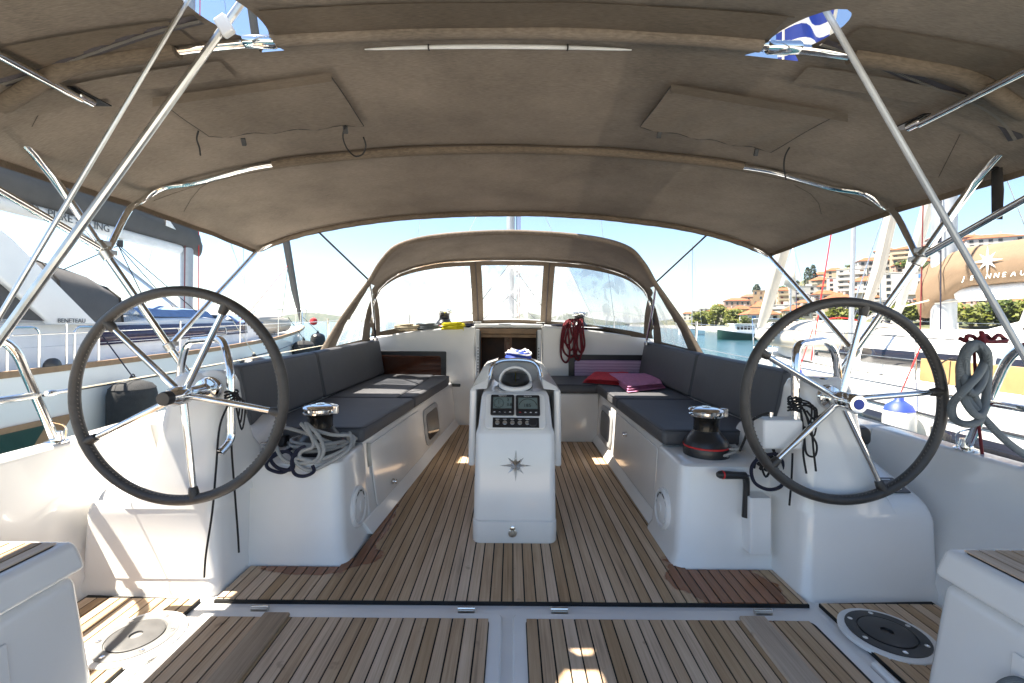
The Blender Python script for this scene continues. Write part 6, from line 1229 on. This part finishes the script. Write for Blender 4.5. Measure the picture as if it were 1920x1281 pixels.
H = house
H(1281, 1296, 588, 600, 'white', 'tile', 2, 'small white house with tiled roof at the far end of the waterfront')
H(1298, 1312, 583, 600, 'ivory', 'flat', 3, 'ivory flat-roofed house at the far end behind the lime trees')
H(1312, 1327, 579, 598, 'white', 'flat', 3, 'tall narrow white house at the far end of the town')
H(1326, 1341, 584, 598, 'pink', 'tile', 2, 'pink house with tiled roof behind the lime trees')
H(1340, 1360, 575, 592, 'white', 'tile', 2, 'white house with low tiled roof left of the pink gabled house', sh='shutter_brown')
H(1361, 1404, 564, 584, 'pink', 'tile', 2, 'broad pink house with hipped tiled roof above the waterfront')
H(1352, 1376, 583, 601, 'ivory', 'tile', 2, 'ivory house with tiled roof below the broad pink house')
H(1377, 1408, 580, 600, 'sand', 'tile', 2, 'sand-coloured house with long tiled roof behind the waterfront trees')
H(1392, 1416, 557, 574, 'sand', 'brown', 2, 'sand-coloured house with brown roof below the small cypress', sh='shutter_brown')
H(1416, 1448, 545, 572, 'sand', 'flat', 3, 'tall sand-coloured block beside the small cypress', sh='shutter_brown')
H(1411, 1447, 576, 590, 'white', 'tile', 1, 'low white house with a row of windows under a wide tiled roof', nwin=5)
H(1404, 1463, 590, 613, 'white', 'tile', 2, 'white waterfront house with blue doors and wide tiled roof', sh='shutter_blue', rot=-0.1)
H(1461, 1487, 545, 573, 'cream', 'tile', 3, 'cream three-storey house with brown-red shutters and balconies', sh='shutter_red', balc=(1, 2))
H(1487, 1530, 537, 566, 'white', 'flat', 3, 'large white block with a blank shaded side wall', nwin=2, balc=(1,))
H(1448, 1478, 572, 596, 'white', 'flat', 3, 'white house with balconies directly below the cream house', balc=(1, 2))
H(1522, 1553, 526, 541, 'ivory', 'dome', 2, 'ivory house with a pointed tiled roof beside the cypresses', balc=(1,))
H(1530, 1566, 552, 566, 'white', 'tile', 1, 'low white house with long tiled roof below the large white block', sh='shutter_brown')
H(1476, 1520, 583, 611, 'ivory', 'tile', 2, 'ivory waterfront house with tiled roof behind the right wheel')
H(1520, 1548, 572, 596, 'white', 'flat', 3, 'plain white house between waterfront and low tiled house')
H(1556, 1580, 521, 556, 'white', 'flat', 4, 'tall white house with a dark red shuttered window', sh='shutter_red')
H(1578, 1614, 505, 556, 'white', 'flat', 5, 'stepped white apartment house with a balcony on every floor', balc=(1, 2, 3, 4), sh='shutter_brown')
H(1552, 1598, 562, 596, 'cream', 'tile', 3, 'cream house with tiled roof behind the waterfront bushes', balc=(1,))
H(1606, 1660, 527, 560, 'white', 'tile', 3, 'white house with red doors and tiled roof below the hilltop row', sh='shutter_red', balc=(1,))
H(1616, 1664, 489, 520, 'white', 'tile', 3, 'white hilltop house with tiled roof above the red-doored house')
H(1600, 1648, 566, 598, 'white', 'flat', 3, 'white flat-roofed house low on the hill with small square windows')
H(1690, 1757, 465, 493, 'cream', 'tile', 3, 'cream hilltop house with rows of dark windows', balc=(1, 2), nwin=5)
H(1662, 1704, 512, 560, 'white', 'flat', 4, 'white block with narrow side wall under the hanging bushes', nwin=2)
H(1704, 1746, 511, 566, 'white', 'flat', 4, 'bright white facade with blue shutters beside the mast', sh='shutter_blue', balc=(1,))
H(1648, 1690, 563, 590, 'white', 'flat', 2, 'low white house with small windows behind the lime trees', nwin=4)
H(1752, 1790, 500, 545, 'ivory', 'tile', 4, 'ivory house half hidden behind the grey mast')
H(1786, 1838, 457, 478, 'white', 'tile', 2, 'white hilltop house with low tiled roof beside the mast')
H(1832, 1900, 446, 474, 'white', 'tile', 3, 'wide white hilltop villa with long tiled roof', nwin=6, balc=(1,))
H(1900, 1960, 448, 476, 'cream', 'brown', 2, 'cream hilltop house with brown roof at the edge of the town')
H(1800, 1860, 500, 545, 'white', 'flat', 4, 'white apartment house behind the tan boom cover', balc=(1, 2, 3))
H(1866, 1930, 498, 548, 'ivory', 'tile', 4, 'ivory apartment house behind the tan boom cover', balc=(1, 2))
H(1836, 1870, 560, 588, 'pink', 'tile', 2, 'pink house among the trees below the boom')
# cottages packed into the gaps between the larger houses
def packed():
    rg = random.Random(77); made = 0; k = 0
    big = [(q, o) for q, o in zip(BOX, HLAB)]
    kinds = [('white', 'tile', 'small white cottage with tiled roof squeezed between larger hillside houses'), ('cream', 'tile', 'small cream cottage with tiled roof squeezed between larger hillside houses'), ('ivory', 'flat', 'small ivory flat-roofed cottage squeezed between larger hillside houses'), ('pink', 'tile', 'small pink cottage with tiled roof squeezed between larger hillside houses')]
    while made < 46 and k < 4000:
        k += 1; x = rg.uniform(1290, 1925); r_ = interp(RIDGE, x); y = rg.uniform(r_ + 3, yq(x) - 10); w2 = rg.uniform(7, 11) * interp([(1290, 0.8), (1700, 1.25), (1920, 1.6)], x); h2 = w2 * rg.uniform(0.9, 1.5)
        b = (x - w2, x + w2, y - h2, y)
        if any(min(b[1], q[1]) - max(b[0], q[0]) > 0.35 * w2 and min(b[3], q[3]) - max(b[2], q[2]) > 0.35 * h2 for q in BOX): continue
        kd = kinds[made % 4] if made % 3 else kinds[0]; BOX.append(b); made += 1
        near = min(big, key=lambda e: math.hypot((e[0][0] + e[0][1]) / 2 - x, ((e[0][2] + e[0][3]) / 2 - y + h2 / 2) * 1.3)); core = near[1]
        cut = [i for i in (core.find(' ' + w_ + ' ') for w_ in ('behind', 'above', 'below', 'beside', 'at', 'left', 'between', 'among', 'half', 'low', 'directly', 'under')) if i > 0]
        core = core[:min(cut)] if cut and len(core.split()) > 9 else core; core = ' '.join(core.split()[:7])
        rel = 'uphill of' if y < near[0][2] + 4 else ('downhill of' if y - h2 > near[0][3] - 5 else 'beside')
        lab = 'small %s %s cottage %s the %s' % (kd[0], 'tiled' if kd[1] == 'tile' else 'flat-roofed', rel, core)
        house(b[0], b[1], b[2], b[3], kd[0], kd[1], 2 if h2 > w2 else 1, lab, sh=rg.choice(['dark_glass', 'shutter_brown', 'shutter_red']), nwin=2, group='cottages filling the hillside')
packed()
rep = {}
for o in [o for o in COL.objects if o.parent is None and str(o.get('group', '')).startswith('cottages')]: rep.setdefault(o['label'], []).append(o)
for lb, os_ in rep.items():
    os_.sort(key=lambda o: o.location.z)
    if len(os_) == 2: os_[0]['label'] = 'lower ' + lb; os_[1]['label'] = 'upper ' + lb
    elif len(os_) > 2:
        for i_, o in enumerate(os_): o['label'] = ['lowest ', 'second lowest ', 'third lowest ', 'fourth lowest ', 'fifth lowest '][min(i_, 4)] + lb
# trees
def crown(mb, c, rx, rz, n, sz, rg, tall=False):
    lob = [(rg.uniform(-0.55, 0.55), rg.uniform(-0.55, 0.55), rg.uniform(-0.5, 0.6), rg.uniform(0.35, 0.6)) for _ in range(9)]
    for _ in range(n):
        if tall:
            h = rg.random(); rr = rx * (0.25 + 1.0 * math.sin(math.pi * min(1, h * 0.9 + 0.1)) ** 0.7) * rg.uniform(0.5, 1.0); a = rg.uniform(0, 2 * math.pi); p = c + V(rr * math.cos(a), rr * math.sin(a), (h * 2 - 1) * rz)
        else:
            l = rg.choice(lob); v = V(rg.gauss(0, 1), rg.gauss(0, 1), rg.gauss(0, 1)).normalized() * l[3] * rg.uniform(0.7, 1.05)
            p = c + V((l[0] + v.x) * rx, (l[1] + v.y) * rx, (l[2] + v.z) * rz)
        u = V(rg.gauss(0, 1), rg.gauss(0, 1), rg.gauss(0, 1)).normalized(); w2 = u.orthogonal().normalized(); s = sz * rg.uniform(0.6, 1.4)
        mb.add([p + u * s, p + w2 * s * 0.6, p - u * s, p - w2 * s * 0.6], [(0, 1, 2, 3)])
def tree(x, yb, wpx, hpx, mat, label, kind='tree', n=1100, tall=False, d=None, group='trees along the far shore'):
    d = d or dof(x, yb); k = d / FPX; b = W(x, yb, d); rx = wpx * k / 2; h = hpx * k; rg = random.Random(int(x * 7 + yb))
    t = thing('cypress_tree' if tall else ('bush' if kind == 'bush' else 'tree'), label, 'tree' if kind == 'tree' else kind, b, group)
    MB().tube([b + V(0, 0, -1), b + V(0.1, 0, h * 0.3), b + V(0.0, 0.1, h * 0.6)], [rx * 0.10 + 0.05, rx * 0.07 + 0.04, 0.04], 7).build('trunk', 'bark', t)
    if not tall:
        for j in range(4):
            a = j * 1.6 + rg.random(); MB().tube([b + V(0.05, 0, h * 0.25), b + V(math.cos(a) * rx * 0.5, math.sin(a) * rx * 0.5, h * 0.6)], [rx * 0.05 + 0.03, 0.03], 5).build('limb', 'bark', t)
    mb = MB(); crown(mb, b + V(0, 0, h * (0.52 if not tall else 0.53)), rx, h * (0.50 if not tall else 0.5), n, max(0.16, rx * (0.30 if tall else 0.13)), rg, tall); mb.build('crown', mat, t, smooth=0)
T = tree
T(1312, 613, 50, 27, 'leaf_lime', 'low lime-green tree at the far end of the quay')
T(1342, 613, 44, 42, 'leaf_lime', 'tall bright lime-green tree on the quay')
T(1375, 613, 48, 34, 'leaf_lime', 'lime-green tree right of the tallest quay tree')
T(1398, 614, 34, 22, 'leaf_green', 'small darker tree beside the blue-doored house')
T(1436, 616, 22, 14, 'leaf_green', 'small shrub before the blue-doored house', 'bush', 500)
T(1500, 616, 38, 22, 'leaf_lime', 'yellowish shrub on the quay behind the wheel rim', 'bush', 700)
T(1475, 612, 22, 26, 'leaf_green', 'slim green tree beside the ivory waterfront house', n=600)
T(1578, 612, 62, 46, 'leaf_lime', 'broad lime-green tree inside the right wheel')
T(1612, 610, 44, 38, 'leaf_green', 'green tree right of the broad lime tree')
T(1690, 608, 62, 48, 'leaf_lime', 'spreading lime-green tree left of the tall mast')
T(1732, 606, 52, 44, 'leaf_lime', 'lime-green tree directly beside the tall mast')
T(1820, 616, 70, 52, 'leaf_lime', 'lime-green tree right of the tall mast')
T(1872, 618, 76, 64, 'leaf_green', 'large green tree below the boom')
T(1925, 622, 80, 72, 'leaf_lime', 'large lime tree at the edge below the boom')
T(1705, 506, 44, 22, 'leaf_green', 'green bushes hanging on the slope below the cream hilltop house', 'bush', 700)
T(1740, 508, 34, 16, 'leaf_green', 'dark bushes on the slope beside the mast', 'bush', 500)
T(1594, 502, 18, 6, 'leaf_lime', 'rooftop greenery on the stepped apartment house', 'bush', 300, d=190)
T(1514, 541, 11, 38, 'leaf_cypress', 'shorter dark cypress of the pair on the skyline', n=900, tall=True)
T(1524, 541, 11, 43, 'leaf_cypress', 'taller dark cypress of the pair on the skyline', n=900, tall=True)
T(1419, 556, 12, 22, 'leaf_cypress', 'small dark conifer above the sand-coloured block', n=600, tall=True)
T(1470, 546, 20, 12, 'leaf_green', 'rounded green tree above the cream three-storey house', n=600)
T(1492, 540, 14, 18, 'leaf_cypress', 'dark bushy tree behind the large white block', n=600)
T(1552, 548, 14, 12, 'leaf_green', 'green shrub below the pointed-roof house', 'bush', 400)
# moored boats in front of the quay
def motorboat(x0, x1, d, hullm, label, cabin=True, mast=0):
    a = W(x0, HY, d); b = W(x1, HY, d); t = thing('moored_boat', label, 'boat', V((a.x + b.x) / 2, d, WATER), 'boats moored along the far quay'); Ln = b.x - a.x
    def sec(u): return interp([(0, 0.75), (0.3, 1.0), (0.7, 0.85), (0.92, 0.4), (1, 0.04)], u)
    S_ = [i / 12 for i in range(13)]
    MB().loft([[V(b.x - u * Ln, d + k * sec(u) * 1.5 * m, z) for k, m, z in ((-1, 1, WATER + 1.0 + 0.7 * u * u), (-1, 0.95, WATER + 0.3), (-1, 0.75, WATER - 0.2), (1, 0.75, WATER - 0.2), (1, 0.95, WATER + 0.3), (1, 1, WATER + 1.0 + 0.7 * u * u))] for u in S_], caps=True).build('hull', hullm, t, smooth=50)
    MB().loft([[V(b.x - u * Ln, d + k * (sec(u) * 1.5 + 0.03), WATER + z + 0.7 * u * u) for k, z in ((-1, 0.93), (-1, 1.08), (1, 1.08), (1, 0.93))] for u in S_], caps=True).build('gunwale', 'gelcoat_matt', t, smooth=30)
    if cabin:
        cb = MB().hexa([(b.x - Ln * 0.70, d - 1.0, WATER + 1.1), (b.x - Ln * 0.2, d - 1.0, WATER + 1.1), (b.x - Ln * 0.2, d + 1.0, WATER + 1.1), (b.x - Ln * 0.70, d + 1.0, WATER + 1.1), (b.x - Ln * 0.66, d - 0.9, WATER + 2.5), (b.x - Ln * 0.2, d - 0.9, WATER + 2.5), (b.x - Ln * 0.2, d + 0.9, WATER + 2.5), (b.x - Ln * 0.66, d + 0.9, WATER + 2.5)]).build('cabin', 'gelcoat_matt', t, bev=0.05)
        for k in range(5): MB().box((b.x - Ln * 0.62 + k * Ln * 0.08, d - 1.02, WATER + 1.65), (b.x - Ln * 0.62 + k * Ln * 0.08 + Ln * 0.055, d - 0.90, WATER + 2.25)).build('cabin_window', 'dark_glass', cb)
        MB().box((b.x - Ln * 0.70, d - 1.1, WATER + 2.51), (b.x - Ln * 0.15, d + 1.1, WATER + 2.62)).build('cabin_roof', 'gelcoat_matt', cb, bev=0.03)
    else:
        loft = [[V(b.x - u * Ln, d + k * 0.9, z) for k, z in ((-1, WATER + 1.05), (-0.8, WATER + 1.6), (0.8, WATER + 1.6), (1, WATER + 1.05))] for u in (0.3, 0.5, 0.65)]; MB().loft(loft, caps=True).build('cabin', 'gelcoat_matt', t, smooth=30)
        MB().box((b.x - Ln * 0.6, d - 0.95, WATER + 1.25), (b.x - Ln * 0.35, d - 0.80, WATER + 1.45)).build('cabin_window', 'dark_glass', t)
    if mast:
        m = b.x - Ln * 0.45; MB().tube([V(m, d, WATER + 1), V(m, d, mast)], [0.11, 0.07], 8).build('mast', 'alloy_mast', t)
        MB().tube([V(m, d, WATER + 2.6), V(m + Ln * 0.36, d, WATER + 2.65)], 0.16, 8).build('boom', 'canvas_tan', t)
        for e in (b.x - Ln * 0.98, b.x - 0.2): MB().tube([V(e, d, WATER + 1.3), V(m, d, mast - 0.3)], 0.03, 5).build('stay', 'steel_dull', t)
motorboat(1345, 1428, 74, 'nav_green', 'dark green trawler with white wheelhouse moored at the far quay')
motorboat(1424, 1530, 70, 'hull_white', 'white sailing boat with tan boom moored beside the green trawler', False, 15.0)
motorboat(1500, 1590, 76, 'hull_white', 'white cabin boat moored behind the white sailing boat')
motorboat(1560, 1660, 68, 'hull_white', 'white mastless boat moored inside the right wheel', False)
motorboat(1272, 1318, 105, 'hull_white', 'small white sailing boat moored by the low lime tree', False, 19.5)
motorboat(1590, 1700, 82, 'hull_white', 'white sailing boat with slim mast beyond the tender', False, 16.5)
def car(x, d, label, mat):
    p = W(x, HY, d); t = thing('parked_car', label, 'car', V(p.x, p.y, QZ)); z = QZ
    MB().prism([V(p.x - 2.1, p.y - 0.85, z + 0.35), V(p.x + 2.1, p.y - 0.85, z + 0.35), V(p.x + 2.1, p.y - 0.85, z + 0.85), V(p.x + 1.3, p.y - 0.85, z + 0.95), V(p.x + 0.8, p.y - 0.8, z + 1.45), V(p.x - 1.3, p.y - 0.8, z + 1.45), V(p.x - 1.9, p.y - 0.85, z + 0.95), V(p.x - 2.1, p.y - 0.85, z + 0.85)], (0, 1.7, 0)).build('body', mat, t, bev=0.06)
    MB().prism([V(p.x + 1.12, p.y - 0.88, z + 0.97), V(p.x + 0.75, p.y - 0.84, z + 1.38), V(p.x - 1.2, p.y - 0.84, z + 1.38), V(p.x - 1.65, p.y - 0.88, z + 0.97)], (0, 0.03, 0)).build('side_window', 'dark_glass', t)
    for s in (-1.3, 1.3):
        wl_ = MB().lathe(V(p.x + s, p.y - 0.9, z + 0.32), (0, 1, 0), [(0.32, 0), (0.32, 0.2)], 16).build('wheel', 'rubber', t); MB().lathe(V(p.x + s, p.y - 0.91, z + 0.32), (0, 1, 0), [(0.2, 0), (0.2, 0.02)], 12).build('rim', 'steel_dull', wl_)
simple('car_grey', (0.25, 0.26, 0.27), 0.3, metal=0.5); simple('car_white', (0.75, 0.75, 0.74), 0.3)
car(1490, 112, 'grey car parked on the quay behind the wheel rim', 'car_grey'); car(1455, 113, 'white car parked on the quay near the blue-doored house', 'car_white'); car(1540, 108, 'white car parked on the quay beside the broad lime tree', 'car_white')
# island on the open side and a wooded headland ahead
def island(name, x0, x1, prof, d, mat, seed):
    rows = []
    for i in range(49):
        x = lerp(x0, x1, i / 48); y = interp(prof, x); p = W(x, HY, d); top = (HY - y) * d / FPX * 0.999
        top = max(0.2, top + 0.10 * top * pnoise(V(i * 0.7, seed, 0))) + CAMZ
        rows.append([V(p.x, d - 60, WATER - 1), V(p.x, d - 35, WATER + 0.25 * top), V(p.x * 1.01, d, top), V(p.x * 1.03, d + 80, WATER + 0.5 * top), V(p.x * 1.04, d + 160, WATER - 1)])
    return tag(MB().loft(rows, caps=False, closed=False).build(name, mat, smooth=80), kind='structure')
island('island', 495, 690, [(495, 604.5), (520, 600), (545, 593), (575, 589), (600, 590), (640, 595), (690, 603)], 1500, 'island_scrub', 1)
island('headland', 930, 1180, [(930, 604), (965, 594), (985, 585), (1005, 589), (1030, 596), (1055, 586), (1080, 590), (1120, 598), (1180, 604)], 620, 'island_scrub', 2)

# ------------------------------------------------------------------ sea air
m_ = bpy.data.materials.new('sea_air'); m_.use_nodes = True; m_.node_tree.nodes.clear()
o_ = m_.node_tree.nodes.new('ShaderNodeOutputMaterial'); v_ = m_.node_tree.nodes.new('ShaderNodeVolumePrincipled')
v_.inputs['Color'].default_value = (0.86, 0.92, 1.0, 1); v_.inputs['Density'].default_value = 0.00012; v_.inputs['Anisotropy'].default_value = 0.2
m_.node_tree.links.new(v_.outputs[0], o_.inputs['Volume']); MATS['sea_air'] = m_
tag(MB().box((-7100, -320, WATER - 3.5), (7100, 7600, 62)).build('haze', 'sea_air', smooth=0), kind='stuff')
